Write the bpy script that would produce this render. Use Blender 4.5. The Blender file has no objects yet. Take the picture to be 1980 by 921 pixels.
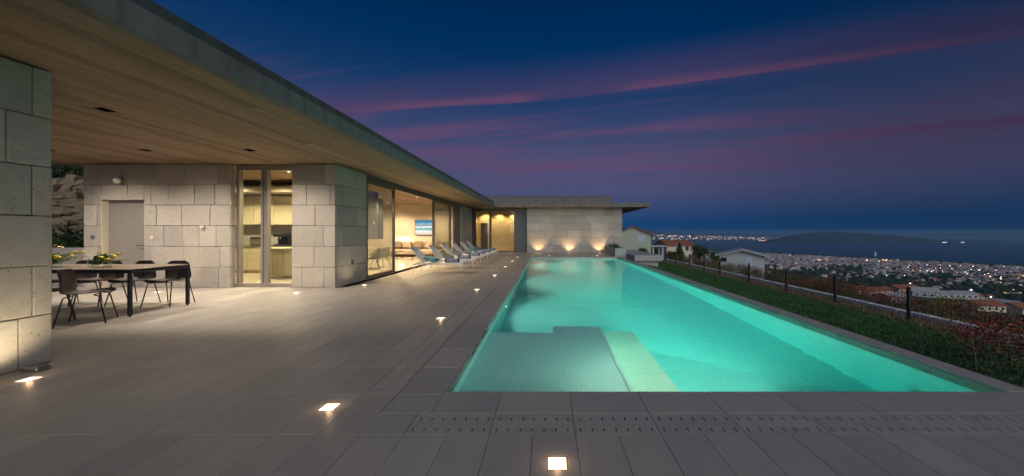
import bpy, math, random
import numpy as np
from mathutils import Vector, Matrix
random.seed(7)
RNG = np.random.default_rng(11)
SC = bpy.context.scene
COL = SC.collection
PI = math.pi

# ---------------------------------------------------------------- camera
CAMZ = 1.33          # eye height above the terrace
FPX, CX, CY = 670.0, 1057.0, 450.5      # focal length and principal point in photo pixels
cam_data = bpy.data.cameras.new('camera')
cam = bpy.data.objects.new('camera', cam_data)
COL.objects.link(cam)
cam.location = (0, 0, CAMZ)
cam.rotation_euler = (PI / 2, 0, 0)
cam_data.sensor_width = 36
cam_data.lens = 36 * FPX / 1980
cam_data.shift_x = (990 - CX) / 1980
cam_data.shift_y = -(460.5 - CY) / 1980
cam_data.clip_start = 0.05
cam_data.clip_end = 120000
SC.camera = cam

# ---------------------------------------------------------------- node helpers
class NT:
    def __init__(s, tree):
        s.t = tree; s.n = tree.nodes; s.l = tree.links
    def add(s, typ, **kw):
        n = s.n.new(typ)
        for k, v in kw.items(): setattr(n, k, v)
        return n
    def put(s, sock, v):
        if isinstance(v, bpy.types.NodeSocket): s.l.new(v, sock)
        elif isinstance(v, (tuple, list)) and len(v) == 3 and sock.type == 'RGBA': sock.default_value = (*v, 1)
        else: sock.default_value = v
    def math(s, op, a, b=None, c=None, clamp=False):
        n = s.add('ShaderNodeMath', operation=op, use_clamp=clamp)
        s.put(n.inputs[0], a)
        if b is not None: s.put(n.inputs[1], b)
        if c is not None: s.put(n.inputs[2], c)
        return n.outputs[0]
    def smooth(s, v, a, b, lo=0.0, hi=1.0):
        n = s.add('ShaderNodeMapRange', interpolation_type='SMOOTHSTEP')
        s.put(n.inputs[0], v); s.put(n.inputs[1], a); s.put(n.inputs[2], b)
        n.inputs[3].default_value = lo; n.inputs[4].default_value = hi
        return n.outputs[0]
    def mix(s, f, a, b, mode='MIX'):
        n = s.add('ShaderNodeMix', data_type='RGBA', blend_type=mode)
        s.put(n.inputs[0], f); s.put(n.inputs[6], a); s.put(n.inputs[7], b)
        return n.outputs[2]
    def ramp(s, v, stops, interp='LINEAR'):
        n = s.add('ShaderNodeValToRGB'); n.color_ramp.interpolation = interp
        e = n.color_ramp.elements
        while len(e) < len(stops): e.new(0.5)
        for el, (p, c) in zip(e, stops):
            el.position = p; el.color = (*c, 1) if not isinstance(c, (int, float)) else (c, c, c, 1)
        s.put(n.inputs[0], v)
        return n.outputs[0]
    def noise(s, vec, scale, detail=3, rough=0.5, dist=0.0):
        n = s.add('ShaderNodeTexNoise')
        if vec is not None: s.l.new(vec, n.inputs['Vector'])
        n.inputs['Scale'].default_value = scale; n.inputs['Detail'].default_value = detail
        n.inputs['Roughness'].default_value = rough; n.inputs['Distortion'].default_value = dist
        return n.outputs[0]
    def mapv(s, vec, scale=(1, 1, 1), loc=(0, 0, 0), rot=(0, 0, 0)):
        n = s.add('ShaderNodeMapping')
        s.l.new(vec, n.inputs[0])
        n.inputs['Scale'].default_value = scale; n.inputs['Location'].default_value = loc; n.inputs['Rotation'].default_value = rot
        return n.outputs[0]

def srgb(r, g, b):
    f = lambda c: (c / 255 / 12.92) if c / 255 <= 0.04045 else ((c / 255 + 0.055) / 1.055) ** 2.4
    return (f(r), f(g), f(b))

# ---------------------------------------------------------------- world: dusk sky with streaks of pink cloud
world = bpy.data.worlds.new('World'); SC.world = world; world.use_nodes = True
w = NT(world.node_tree); w.n.clear()
tc = w.add('ShaderNodeTexCoord')
sx = w.add('ShaderNodeSeparateXYZ'); w.l.new(tc.outputs['Generated'], sx.inputs[0])
X, Y, Z = sx.outputs
zc = w.math('MAXIMUM', Z, 0.0)
sky_base = w.ramp(zc, [(0.0, srgb(12, 62, 108)), (0.03, srgb(20, 64, 112)), (0.075, srgb(56, 74, 114)), (0.12, srgb(74, 79, 116)),
                       (0.21, srgb(76, 77, 112)), (0.29, srgb(52, 68, 108)), (0.38, srgb(20, 56, 100)), (0.47, srgb(0, 46, 92)),
                       (0.60, srgb(0, 36, 78)), (1.0, srgb(0, 26, 62))])
dim = w.smooth(X, 0.15, 0.85, 1.0, 0.60)            # the sky gets darker away from the place where the sun went down
sky_base = w.mix(1.0, sky_base, dim, 'MULTIPLY')
zz = w.math('MAXIMUM', Z, 0.02)
u = w.math('DIVIDE', X, zz); v = w.math('DIVIDE', Y, zz)
# cloud sheet at constant height: coordinates across (wv) and along (sv) the streaks
wv = w.math('ADD', v, w.math('MULTIPLY', u, 0.31))
sv = w.math('SUBTRACT', u, w.math('MULTIPLY', v, 0.31))
cv = w.add('ShaderNodeCombineXYZ'); w.put(cv.inputs[0], w.math('MULTIPLY', sv, 0.22)); w.put(cv.inputs[1], wv)
n1 = w.noise(cv.outputs[0], 1.3, 5, 0.55, 0.3)
n2 = w.noise(w.mapv(cv.outputs[0], (1.6, 4.5, 1), (3, 1, 0)), 1.0, 5, 0.6, 0.5)
n3 = w.noise(w.mapv(cv.outputs[0], (0.8, 0.9, 1), (9, 4, 0)), 1.0, 2, 0.5)
wob = w.math('MULTIPLY', w.math('SUBTRACT', n2, 0.5), 0.16)
slow = w.math('MULTIPLY', w.math('SUBTRACT', n3, 0.5), 0.5)
we = w.math('ADD', w.math('ADD', wv, wob), w.math('MULTIPLY', slow, 0.12))
we = w.math('ADD', we, w.math('SUBTRACT', w.smooth(u, 0.6, 2.6, 0.0, 0.10), w.smooth(u, -1.6, 0.4, 0.0, 0.20)))
body = w.math('MULTIPLY', w.smooth(we, 1.72, 2.32), w.smooth(we, 2.40, 2.46, 1.0, 0.0))
rim = w.math('MULTIPLY', w.smooth(we, 2.20, 2.40), w.smooth(we, 2.40, 2.45, 1.0, 0.0))
patch = w.math('ADD', w.math('MULTIPLY', w.smooth(u, -1.9, -1.0), w.smooth(u, -0.25, 0.05, 1.0, 0.0)), w.math('MULTIPLY', w.smooth(u, 0.35, 0.7), w.smooth(u, 1.3, 3.0, 0.9, 0.15)))
body = w.math('MULTIPLY', body, w.smooth(n1, 0.20, 0.62, 0.35, 1.0))
rim = w.math('MULTIPLY', rim, patch)
# higher veil of streaks and lower ones over the purple belt
st = w.smooth(n2, 0.48, 0.74)
veil = w.math('MULTIPLY', st, w.smooth(Z, 0.05, 0.16))
veil = w.math('MULTIPLY', veil, w.smooth(Z, 0.33, 0.42, 1.0, 0.0))
belt = w.math('MULTIPLY', w.smooth(n1, 0.42, 0.66), w.math('MULTIPLY', w.smooth(Z, 0.10, 0.20), w.smooth(Z, 0.27, 0.33, 1.0, 0.0)))
dimc = w.mix(1.0, (1, 1, 1), w.smooth(X, 0.25, 0.85, 1.0, 0.40), 'MULTIPLY')
col = w.mix(w.math('MULTIPLY', belt, 0.8), sky_base, w.mix(1.0, srgb(98, 72, 108), dimc, 'MULTIPLY'))
col = w.mix(w.math('MULTIPLY', veil, 0.26), col, w.mix(1.0, srgb(112, 70, 108), dimc, 'MULTIPLY'))
col = w.mix(w.math('MULTIPLY', body, 0.58), col, w.mix(1.0, srgb(80, 62, 98), dimc, 'MULTIPLY'))
col = w.mix(w.math('MULTIPLY', rim, 0.45), col, w.mix(1.0, srgb(120, 76, 104), dimc, 'MULTIPLY'))
col = w.mix(w.smooth(Z, -0.05, 0.0, 1.0, 0.0), col, srgb(8, 34, 62))
bg = w.add('ShaderNodeBackground'); w.put(bg.inputs[0], col); bg.inputs[1].default_value = 1.0
wo = w.add('ShaderNodeOutputWorld'); w.l.new(bg.outputs[0], wo.inputs[0])

# afterglow of the sun that has just set behind the camera: a very soft, weak, wide sun
sd = bpy.data.lights.new('sun', 'SUN'); sd.energy = 1.85; sd.angle = math.radians(75); sd.color = (1.0, 0.955, 0.90)
sun = bpy.data.objects.new('sun', sd); COL.objects.link(sun)
sun.rotation_euler = (math.radians(73), 0, math.radians(13))

SC.view_settings.view_transform = 'Standard'; SC.view_settings.look = 'None'
SC.view_settings.exposure = 0.0; SC.view_settings.gamma = 1.0
cy = SC.cycles
cy.use_denoising = True
try: cy.denoiser = 'OPENIMAGEDENOISE'
except Exception: pass
cy.max_bounces = 10; cy.diffuse_bounces = 4; cy.glossy_bounces = 4; cy.transmission_bounces = 8; cy.transparent_max_bounces = 16
cy.sample_clamp_indirect = 6; cy.sample_clamp_direct = 0
cy.caustics_reflective = False; cy.caustics_refractive = True; cy.blur_glossy = 0.5
try: cy.use_light_tree = True
except Exception: pass

# ---------------------------------------------------------------- object helpers
def wloc(o):
    p = Vector((0, 0, 0))
    while o is not None:
        p = p + o.location; o = o.parent
    return p
def tag(o, label=None, cat=None, group=None, kind=None):
    if label: o['label'] = label
    if cat: o['category'] = cat
    if group: o['group'] = group
    if kind: o['kind'] = kind
    return o
def empty(name, loc=(0, 0, 0), rz=0, label=None, cat=None, group=None):
    o = bpy.data.objects.new(name, None); COL.objects.link(o)
    o.empty_display_size = 0.1
    o.location = loc; o.rotation_euler = (0, 0, rz)
    return tag(o, label, cat, group)
def link(name, me, parent=None, loc=(0, 0, 0), rot=(0, 0, 0)):
    o = bpy.data.objects.new(name, me); COL.objects.link(o)
    o.parent = parent; o.location = loc; o.rotation_euler = rot
    return o
def copy_tree(o, parent=None):
    c = o.copy(); COL.objects.link(c); c.parent = parent
    for ch in list(o.children): copy_tree(ch, c)
    return c

class MB:
    """collects shapes into ONE mesh"""
    def __init__(s): s.v = []; s.f = []; s.m = []
    def poly(s, pts, faces, mi=0):
        b = len(s.v); s.v += [tuple(p) for p in pts]
        for f in faces: s.f.append(tuple(b + i for i in f)); s.m.append(mi)
        return s
    def box(s, x0, x1, y0, y1, z0, z1, mi=0, M=None):
        p = [(x0, y0, z0), (x1, y0, z0), (x1, y1, z0), (x0, y1, z0), (x0, y0, z1), (x1, y0, z1), (x1, y1, z1), (x0, y1, z1)]
        if M is not None: p = [M @ Vector(q) for q in p]
        return s.poly(p, [(3, 2, 1, 0), (4, 5, 6, 7), (0, 1, 5, 4), (1, 2, 6, 5), (2, 3, 7, 6), (3, 0, 4, 7)], mi)
    def cbox(s, x0, x1, y0, y1, z0, z1, c=0.01, mi=0, M=None):
        """box with chamfered edges"""
        c = min(c, (x1 - x0) * .45, (y1 - y0) * .45, (z1 - z0) * .45)
        P = []; idx = {}
        X_, Y_, Z_ = (x0, x1), (y0, y1), (z0, z1)
        for i in (0, 1):
            for j in (0, 1):
                for k in (0, 1):
                    si, sj, sk = (1, -1)[i], (1, -1)[j], (1, -1)[k]
                    idx[(i, j, k, 0)] = len(P); P.append((X_[i], Y_[j] + sj * c, Z_[k] + sk * c))
                    idx[(i, j, k, 1)] = len(P); P.append((X_[i] + si * c, Y_[j], Z_[k] + sk * c))
                    idx[(i, j, k, 2)] = len(P); P.append((X_[i] + si * c, Y_[j] + sj * c, Z_[k]))
        F = []
        for a in (0, 1):
            F.append([idx[(a, j, k, 0)] for j, k in ((0, 0), (1, 0), (1, 1), (0, 1))])
            F.append([idx[(j, a, k, 1)] for j, k in ((0, 0), (1, 0), (1, 1), (0, 1))])
            F.append([idx[(j, k, a, 2)] for j, k in ((0, 0), (1, 0), (1, 1), (0, 1))])
        for a in (0, 1):
            for b in (0, 1):
                F.append([idx[(0, a, b, 1)], idx[(1, a, b, 1)], idx[(1, a, b, 2)], idx[(0, a, b, 2)]])
                F.append([idx[(a, 0, b, 0)], idx[(a, 1, b, 0)], idx[(a, 1, b, 2)], idx[(a, 0, b, 2)]])
                F.append([idx[(a, b, 0, 0)], idx[(a, b, 1, 0)], idx[(a, b, 1, 1)], idx[(a, b, 0, 1)]])
        for i in (0, 1):
            for j in (0, 1):
                for k in (0, 1): F.append([idx[(i, j, k, q)] for q in (0, 1, 2)])
        ctr = Vector(((x0 + x1) / 2, (y0 + y1) / 2, (z0 + z1) / 2))
        out = []
        for f in F:
            q = [Vector(P[i]) for i in f]
            n = (q[1] - q[0]).cross(q[2] - q[0])
            m = sum(q, Vector()) / len(q)
            out.append(tuple(f) if n.dot(m - ctr) > 0 else tuple(reversed(f)))
        if M is not None: P = [M @ Vector(q) for q in P]
        return s.poly(P, out, mi)
    def tube(s, pts, r, seg=8, caps=True, mi=0):
        pts = [Vector(p) for p in pts]; n = len(pts)
        rr = r if isinstance(r, (list, tuple)) else [r] * n
        b = len(s.v); ref = None
        for i, p in enumerate(pts):
            t = (pts[min(i + 1, n - 1)] - pts[max(i - 1, 0)]).normalized()
            if ref is None: ref = Vector((0, 0, 1)) if abs(t.z) < .9 else Vector((1, 0, 0))
            a = (ref - t * ref.dot(t)).normalized(); ref = a; c = t.cross(a)
            for k in range(seg):
                an = 2 * PI * k / seg
                s.v.append(tuple(p + (a * math.cos(an) + c * math.sin(an)) * rr[i]))
        for i in range(n - 1):
            for k in range(seg):
                k2 = (k + 1) % seg
                s.f.append((b + i * seg + k, b + i * seg + k2, b + (i + 1) * seg + k2, b + (i + 1) * seg + k)); s.m.append(mi)
        if caps:
            s.f.append(tuple(b + k for k in reversed(range(seg)))); s.m.append(mi)
            s.f.append(tuple(b + (n - 1) * seg + k for k in range(seg))); s.m.append(mi)
        return s
    def lathe(s, prof, seg=20, ctr=(0, 0, 0), mi=0, sx=1, sy=1):
        b = len(s.v); n = len(prof)
        for (r, z) in prof:
            for k in range(seg):
                a = 2 * PI * k / seg
                s.v.append((ctr[0] + r * math.cos(a) * sx, ctr[1] + r * math.sin(a) * sy, ctr[2] + z))
        for i in range(n - 1):
            for k in range(seg):
                k2 = (k + 1) % seg
                s.f.append((b + i * seg + k, b + i * seg + k2, b + (i + 1) * seg + k2, b + (i + 1) * seg + k)); s.m.append(mi)
        return s
    def grid(s, fn, nu, nv, mi=0, flip=False):
        b = len(s.v)
        for j in range(nv + 1):
            for i in range(nu + 1): s.v.append(tuple(fn(i / nu, j / nv)))
        for j in range(nv):
            for i in range(nu):
                a = b + j * (nu + 1) + i
                q = (a, a + 1, a + nu + 2, a + nu + 1)
                s.f.append(tuple(reversed(q)) if flip else q); s.m.append(mi)
        return s
    def mesh(s, name, mats, smooth=False):
        me = bpy.data.meshes.new(name)
        me.from_pydata(s.v, [], s.f)
        for m in (mats if isinstance(mats, (list, tuple)) else [mats]): me.materials.append(m)
        if any(s.m): me.polygons.foreach_set('material_index', s.m)
        if smooth: me.polygons.foreach_set('use_smooth', [True] * len(s.f))
        me.update()
        return me
    def build(s, name, mats, parent=None, world=True, smooth=False, kind=None):
        o = link(name, s.mesh(name, mats, smooth), parent)
        if world and parent is not None: o.location = -wloc(parent)
        if kind: o['kind'] = kind
        return o

# ---------------------------------------------------------------- materials
def mat(name, color=(.5, .5, .5), rough=.6, metal=0.0, spec=None, emit=None, es=0.0):
    m = bpy.data.materials.new(name); m.use_nodes = True
    b = m.node_tree.nodes['Principled BSDF']
    b.inputs['Base Color'].default_value = (*color, 1); b.inputs['Roughness'].default_value = rough; b.inputs['Metallic'].default_value = metal
    if spec is not None: b.inputs['Specular IOR Level'].default_value = spec
    if emit: b.inputs['Emission Color'].default_value = (*emit, 1); b.inputs['Emission Strength'].default_value = es
    return m
def setup(name):
    m = bpy.data.materials.new(name); m.use_nodes = True
    t = NT(m.node_tree); b = t.n['Principled BSDF']
    g = t.add('ShaderNodeNewGeometry'); oi = t.add('ShaderNodeObjectInfo')
    rnd = t.math('FRACT', t.math('ADD', t.math('MULTIPLY', oi.outputs['Random'], 7.31), t.math('MULTIPLY', g.outputs['Random Per Island'], 5.17)))
    return m, t, b, g.outputs['Position'], rnd
def bump(t, b, h, strength=.3, dist=.01):
    n = t.add('ShaderNodeBump'); n.inputs['Strength'].default_value = strength; n.inputs['Distance'].default_value = dist
    t.put(n.inputs['Height'], h); t.l.new(n.outputs[0], b.inputs['Normal'])
def offs(t, pos, rnd, amt=37.0):
    """shift the texture per piece so that no two carry the same grain"""
    c = t.add('ShaderNodeCombineXYZ')
    for i in range(3): t.put(c.inputs[i], t.math('MULTIPLY', rnd, amt * (1 + i * .7)))
    a = t.add('ShaderNodeVectorMath', operation='ADD'); t.l.new(pos, a.inputs[0]); t.l.new(c.outputs[0], a.inputs[1])
    return a.outputs[0]

def make_stone():
    m, t, b, pos, rnd = setup('limestone block')
    p = offs(t, pos, rnd)
    big = t.noise(p, 1.6, 4, .6); mid = t.noise(p, 14, 5, .65); fine = t.noise(p, 90, 3, .6)
    c = t.mix(big, (.40, .38, .345), (.54, .52, .48))
    c = t.mix(t.smooth(mid, .35, .75, 0, .45), c, (.34, .315, .28))
    tone = t.ramp(rnd, [(0, (.80, .80, .81)), (.5, (.99, .975, .95)), (1, (1.13, 1.115, 1.09))])
    c = t.mix(1.0, c, tone, 'MULTIPLY')
    vo = t.add('ShaderNodeTexVoronoi'); t.l.new(p, vo.inputs['Vector']); vo.inputs['Scale'].default_value = 26
    pits = t.math('MULTIPLY', t.smooth(vo.outputs['Distance'], .10, .26, 1, 0), t.smooth(mid, .45, .6))
    c = t.mix(t.math('MULTIPLY', pits, .75), c, (.10, .09, .08))
    c = t.mix(t.smooth(fine, .3, .7, 0, .22), c, (.25, .23, .21))
    t.put(b.inputs['Base Color'], c); b.inputs['Roughness'].default_value = .85
    h = t.math('SUBTRACT', t.math('ADD', t.math('MULTIPLY', mid, .7), t.math('MULTIPLY', fine, .35)), t.math('MULTIPLY', pits, .9))
    bump(t, b, h, .45, .006)
    return m
def make_paver(name='porcelain paver', a=(.345, .32, .29), c2=(.47, .44, .395), rough=.36):
    m, t, b, pos, rnd = setup(name)
    p = offs(t, pos, rnd)
    big = t.noise(p, 2.2, 4, .6, .4); st = t.noise(t.mapv(p, (16, 2.2, 16)), 1.0, 5, .65); fine = t.noise(p, 160, 2, .5)
    c = t.mix(big, a, c2)
    tone = t.ramp(rnd, [(0, (.88, .89, .90)), (.35, (.97, .965, .95)), (.7, (1.02, 1.0, .975)), (1, (1.10, 1.085, 1.06))])
    c = t.mix(1.0, c, tone, 'MULTIPLY')
    cl = t.noise(t.mapv(pos, (.5, .5, .5)), 1.0, 4, .6)
    c = t.mix(t.smooth(cl, .42, .70, 0, .22), c, (.25, .245, .235))
    vein = t.noise(t.mapv(p, (3, 1.2, 3)), 2.5, 6, .7, 1.4)
    c = t.mix(t.smooth(t.math('ABSOLUTE', t.math('SUBTRACT', vein, .5)), .0, .03, .25, 0), c, (.52, .505, .48))
    c = t.mix(t.smooth(st, .4, .75, 0, .16), c, (.22, .21, .20))
    c = t.mix(t.smooth(fine, .5, .75, 0, .25), c, (.47, .46, .45))
    t.put(b.inputs['Base Color'], c)
    t.put(b.inputs['Roughness'], t.smooth(big, .2, .8, rough, rough + .16))
    b.inputs['Specular IOR Level'].default_value = .4
    bump(t, b, t.math('ADD', t.math('MULTIPLY', st, .5), t.math('MULTIPLY', fine, .4)), .12, .004)
    return m
def make_board():
    m, t, b, pos, rnd = setup('board-marked ceiling')
    p = offs(t, pos, rnd)
    st = t.noise(t.mapv(p, (34, 1.3, 34)), 1.0, 6, .62, .6); big = t.noise(t.mapv(p, (3, .5, 3)), 1.0, 3, .5); fine = t.noise(t.mapv(p, (150, 7, 150)), 1.0, 3, .5)
    c = t.mix(big, (.22, .145, .09), (.32, .22, .14))
    tone = t.ramp(rnd, [(0, (.62, .58, .55)), (.3, (.88, .87, .86)), (.75, (1.02, 1.01, 1.0)), (.93, (1.1, 1.08, 1.05)), (1, (1.38, 1.32, 1.24))])
    c = t.mix(1.0, c, tone, 'MULTIPLY')
    c = t.mix(t.smooth(st, .45, .68, 0, .6), c, (.15, .105, .07))
    c = t.mix(t.smooth(fine, .52, .75, 0, .35), c, (.48, .42, .34))
    t.put(b.inputs['Base Color'], c); b.inputs['Roughness'].default_value = .75
    bump(t, b, t.math('ADD', st, t.math('MULTIPLY', fine, .3)), .5, .006)
    return m
def make_concrete(name, a, c2, rough=.8, streak=True):
    m, t, b, pos, rnd = setup(name)
    big = t.noise(pos, 1.1, 5, .65); mid = t.noise(pos, 9, 5, .6)
    c = t.mix(big, a, c2)
    if streak:
        dr = t.noise(t.mapv(pos, (5, 5, .35)), 1.0, 5, .6)
        c = t.mix(t.smooth(dr, .42, .7, 0, .55), c, tuple(x * .5 for x in a))
    c = t.mix(t.smooth(mid, .45, .75, 0, .3), c, tuple(x * .7 for x in a))
    t.put(b.inputs['Base Color'], c); b.inputs['Roughness'].default_value = rough
    bump(t, b, mid, .35, .008)
    return m
def make_plain(name, color, rough=.6, var=.12, scale=6, bmp=.15, metal=0.0, grain=None):
    m, t, b, pos, rnd = setup(name)
    p = t.mapv(pos, grain) if grain else pos
    n = t.noise(p, scale, 4, .6); f = t.noise(p, scale * 12, 2, .5)
    lo = tuple(x * (1 - var) for x in color); hi = tuple(min(1, x * (1 + var)) for x in color)
    c = t.mix(n, lo, hi)
    t.put(b.inputs['Base Color'], c); b.inputs['Metallic'].default_value = metal
    t.put(b.inputs['Roughness'], t.smooth(f, .2, .8, max(0.02, rough - .06), min(1, rough + .06)))
    if bmp: bump(t, b, t.math('ADD', n, t.math('MULTIPLY', f, .5)), bmp, .004)
    return m
def make_leaf(name, a, c2, trans=.25):
    m, t, b, pos, rnd = setup(name)
    g2 = t.add('ShaderNodeNewGeometry')
    c = t.mix(t.math('FRACT', t.math('MULTIPLY', g2.outputs['Random Per Island'], 3.7)), a, c2)
    c = t.mix(t.smooth(t.noise(pos, 1.5, 2, .5), .35, .65, 0, .6), c, tuple(x * .55 for x in a))
    t.put(b.inputs['Base Color'], c); b.inputs['Roughness'].default_value = .55
    return m
def make_glass_pane(name='window glass', tint=(.93, .95, .93), refl=1.0):
    m = bpy.data.materials.new(name); m.use_nodes = True; t = NT(m.node_tree); t.n.clear()
    tr = t.add('ShaderNodeBsdfTransparent'); tr.inputs[0].default_value = (*tint, 1)
    gl = t.add('ShaderNodeBsdfGlossy'); gl.inputs['Roughness'].default_value = .0; gl.inputs[0].default_value = (1, 1, 1, 1)
    ge = t.add('ShaderNodeNewGeometry'); dp = t.add('ShaderNodeVectorMath', operation='DOT_PRODUCT')
    t.l.new(ge.outputs['Incoming'], dp.inputs[0]); t.l.new(ge.outputs['Normal'], dp.inputs[1])
    ca = t.math('ABSOLUTE', dp.outputs['Value'])
    sch = t.math('ADD', .04, t.math('MULTIPLY', .96, t.math('POWER', t.math('SUBTRACT', 1.0, ca, clamp=True), 5.0)))
    mx = t.add('ShaderNodeMixShader'); t.put(mx.inputs[0], t.math('MULTIPLY', sch, .9 * refl, clamp=True))
    t.l.new(tr.outputs[0], mx.inputs[1]); t.l.new(gl.outputs[0], mx.inputs[2])
    o = t.add('ShaderNodeOutputMaterial'); t.l.new(mx.outputs[0], o.inputs[0])
    return m
def emis(name, color, s):
    m = bpy.data.materials.new(name); m.use_nodes = True; t = NT(m.node_tree); t.n.clear()
    e = t.add('ShaderNodeEmission'); e.inputs[0].default_value = (*color, 1); e.inputs[1].default_value = s
    o = t.add('ShaderNodeOutputMaterial'); t.l.new(e.outputs[0], o.inputs[0])
    return m

STONE = make_stone()
PAVER = make_paver()
BOARD = make_board()
FASCIA = make_concrete('weathered concrete', (.14, .13, .125), (.215, .20, .195))
FASCIA_DARK = make_concrete('damp dark concrete', (.055, .058, .058), (.10, .10, .10))
JOINT = make_plain('joint mortar', (.06, .055, .05), .9)
CORE = make_plain('wall core mortar', (.11, .10, .09), .95)
PLASTER = make_plain('warm white plaster', (.66, .60, .50), .8, .05, 3, .1)
CEILIN = BOARD
FRAME = make_plain('bronze anodised aluminium', (.14, .125, .11), .38, .08, 5, 0, .6)
FRAME_L = make_plain('pale anodised aluminium', (.37, .34, .31), .35, .06, 5, 0, .5)
SHUTTER = make_plain('slate grey panel', (.115, .125, .14), .5, .08, 4, .05)
GLASS = make_glass_pane()
DOORM = make_plain('taupe painted door', (.26, .245, .225), .45, .06, 2, .05)
BLACKM = make_plain('black powder coated steel', (.018, .019, .022), .42, .15, 8, .05, .2)
SHELL = make_plain('dark brown chair shell', (.045, .038, .033), .45, .15, 12, .1)
TABLETOP = make_plain('bronze table top', (.17, .135, .10), .32, .12, 3, .05, grain=(1, 8, 1))
WHITEMET = make_plain('white powder coated aluminium', (.70, .70, .69), .4, .04, 6, 0)
SLING = make_plain('white textilene sling', (.80, .82, .86), .7, .06, 60, .3)
FLOORIN = make_plain('pale indoor floor', (.50, .44, .35), .28, .10, 2, .05, grain=(1, 6, 1))
LIGHT_RIM = make_plain('steel light rim', (.35, .33, .30), .3, .1, 10, 0, .9)
STEEL = make_plain('stainless steel', (.55, .56, .57), .22, .06, 10, 0, 1.0)
LENS_W = emis('warm floor light lens', (1.0, .84, .72), 2.6)

def spot(name, loc, aim, watts, color, size_deg=70, blend=.5, radius=.03, parent=None):
    d = bpy.data.lights.new(name, 'SPOT'); d.energy = watts; d.color = color; d.spot_size = math.radians(size_deg); d.spot_blend = blend
    d.shadow_soft_size = radius
    o = bpy.data.objects.new(name, d); COL.objects.link(o)
    dirv = (Vector(aim) - Vector(loc)).normalized()
    o.rotation_euler = dirv.to_track_quat('-Z', 'Y').to_euler()
    o.location = loc
    if parent is not None: o.parent = parent; o.location = Vector(loc) - wloc(parent)
    return o
def point(name, loc, watts, color, radius=.05, parent=None):
    d = bpy.data.lights.new(name, 'POINT'); d.energy = watts; d.color = color; d.shadow_soft_size = radius
    o = bpy.data.objects.new(name, d); COL.objects.link(o); o.location = loc
    if parent is not None: o.parent = parent; o.location = Vector(loc) - wloc(parent)
    return o
WARM = (1.0, .72, .42)
SOFTW = (1.0, .80, .58)
def px_ground(x, y, z=0.0):
    Yd = FPX * (CAMZ - z) / (y - CY)
    return ((x - CX) * Yd / FPX, Yd)
def in_frame(X_, Y_, Z_):
    if Y_ <= .1: return False
    x = CX + FPX * X_ / Y_; y = CY + FPX * (CAMZ - Z_) / Y_
    return -60 < x < 2040 and -60 < y < 985

# ================================================================ TERRACE
PW = 0.2835          # paver width
PL = 0.567           # paver length
XL0, XD, XC, XR = -1.511, -1.229, -0.855, 3.865     # drain outer, drain inner, pool edge, right pool edge
XRO = 4.09
YN0, YN1, YP0, YP1 = 2.286, 2.557, 2.907, 19.0
YFAR = 23.2
FAC = -5.09          # plane of the long facade
YB = 8.34            # plane of the dining-terrace back wall

terrace = MB()
terrace.box(-12.6, XC - .002, -3, 8.6, -.5, -.06)
terrace.box(-5.3, XC - .002, 8.6, YFAR + .6, -.5, -.06)
terrace.box(XC - .001, 4.07, -3, YP0 - .002, -.5, -.06)
terrace.box(XC - .001, 4.07, YP1 + .002, YFAR + .6, -.5, -.06)
terrace = terrace.build('terrace', JOINT); tag(terrace, kind='structure')

def slab_mesh(w, l, name='paver', th=.03, gap=.0030, c=.0015):
    return MB().cbox(-w / 2 + gap / 2, w / 2 - gap / 2, -l / 2 + gap / 2, l / 2 - gap / 2, -th, 0, c).mesh(name, PAVER)
ME_PAV = slab_mesh(PW, PL)
spots_t = []
def addt(cx, cy_): spots_t.append((cx, cy_))
k = 0
while XL0 - k * PW > -12.4:
    cx = XL0 - (k + .5) * PW
    for j in range(-6, 40):
        y0 = YN0 + j * PL; cyy = y0 + PL / 2
        if cyy > YFAR + .35: break
        if cx < -5.0 and cyy > YB + .2: break
        if cx < -5.3 and cyy < 3.3: continue
        addt(cx, cyy)
    k += 1
k = 0
while XL0 + (k + 1) * PW < 4.1:
    cx = XL0 + (k + .5) * PW
    for j in range(-6, 0): addt(cx, YN0 + (j + .5) * PL)
    k += 1
k = 0
while XL0 + (k + 1) * PW < 4.1:
    cx = XL0 + (k + .5) * PW
    for j in range(0, 7):
        cyy = YP1 + .35 + (j + .5) * PL
        if cyy < YFAR + .3: addt(cx, cyy)
    k += 1
def vis_size(cx, cyy):
    if not in_frame(cx, cyy, 0): return 0
    return 1.0 / cyy ** 3
spots_t.sort(key=lambda q: -vis_size(*q))
NTILE = 292
rr = random.Random(3)
for cx, cyy in spots_t[:NTILE]:
    o = link('paver', ME_PAV, terrace, (cx, cyy, rr.uniform(-.0008, .0008)), (rr.uniform(-.0009, .0009), rr.uniform(-.0012, .0012), 0))
f = MB()
for cx, cyy in spots_t[NTILE:]:
    dz = rr.uniform(-.0008, .0008)
    if cyy < .6 and not in_frame(cx, cyy, 0): dz = 0
    f.cbox(cx - PW / 2 + .002, cx + PW / 2 - .002, cyy - PL / 2 + .002, cyy + PL / 2 - .002, -.03, dz, .0015)
f.build('distant_pavers', PAVER, terrace, kind='stuff')

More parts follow.
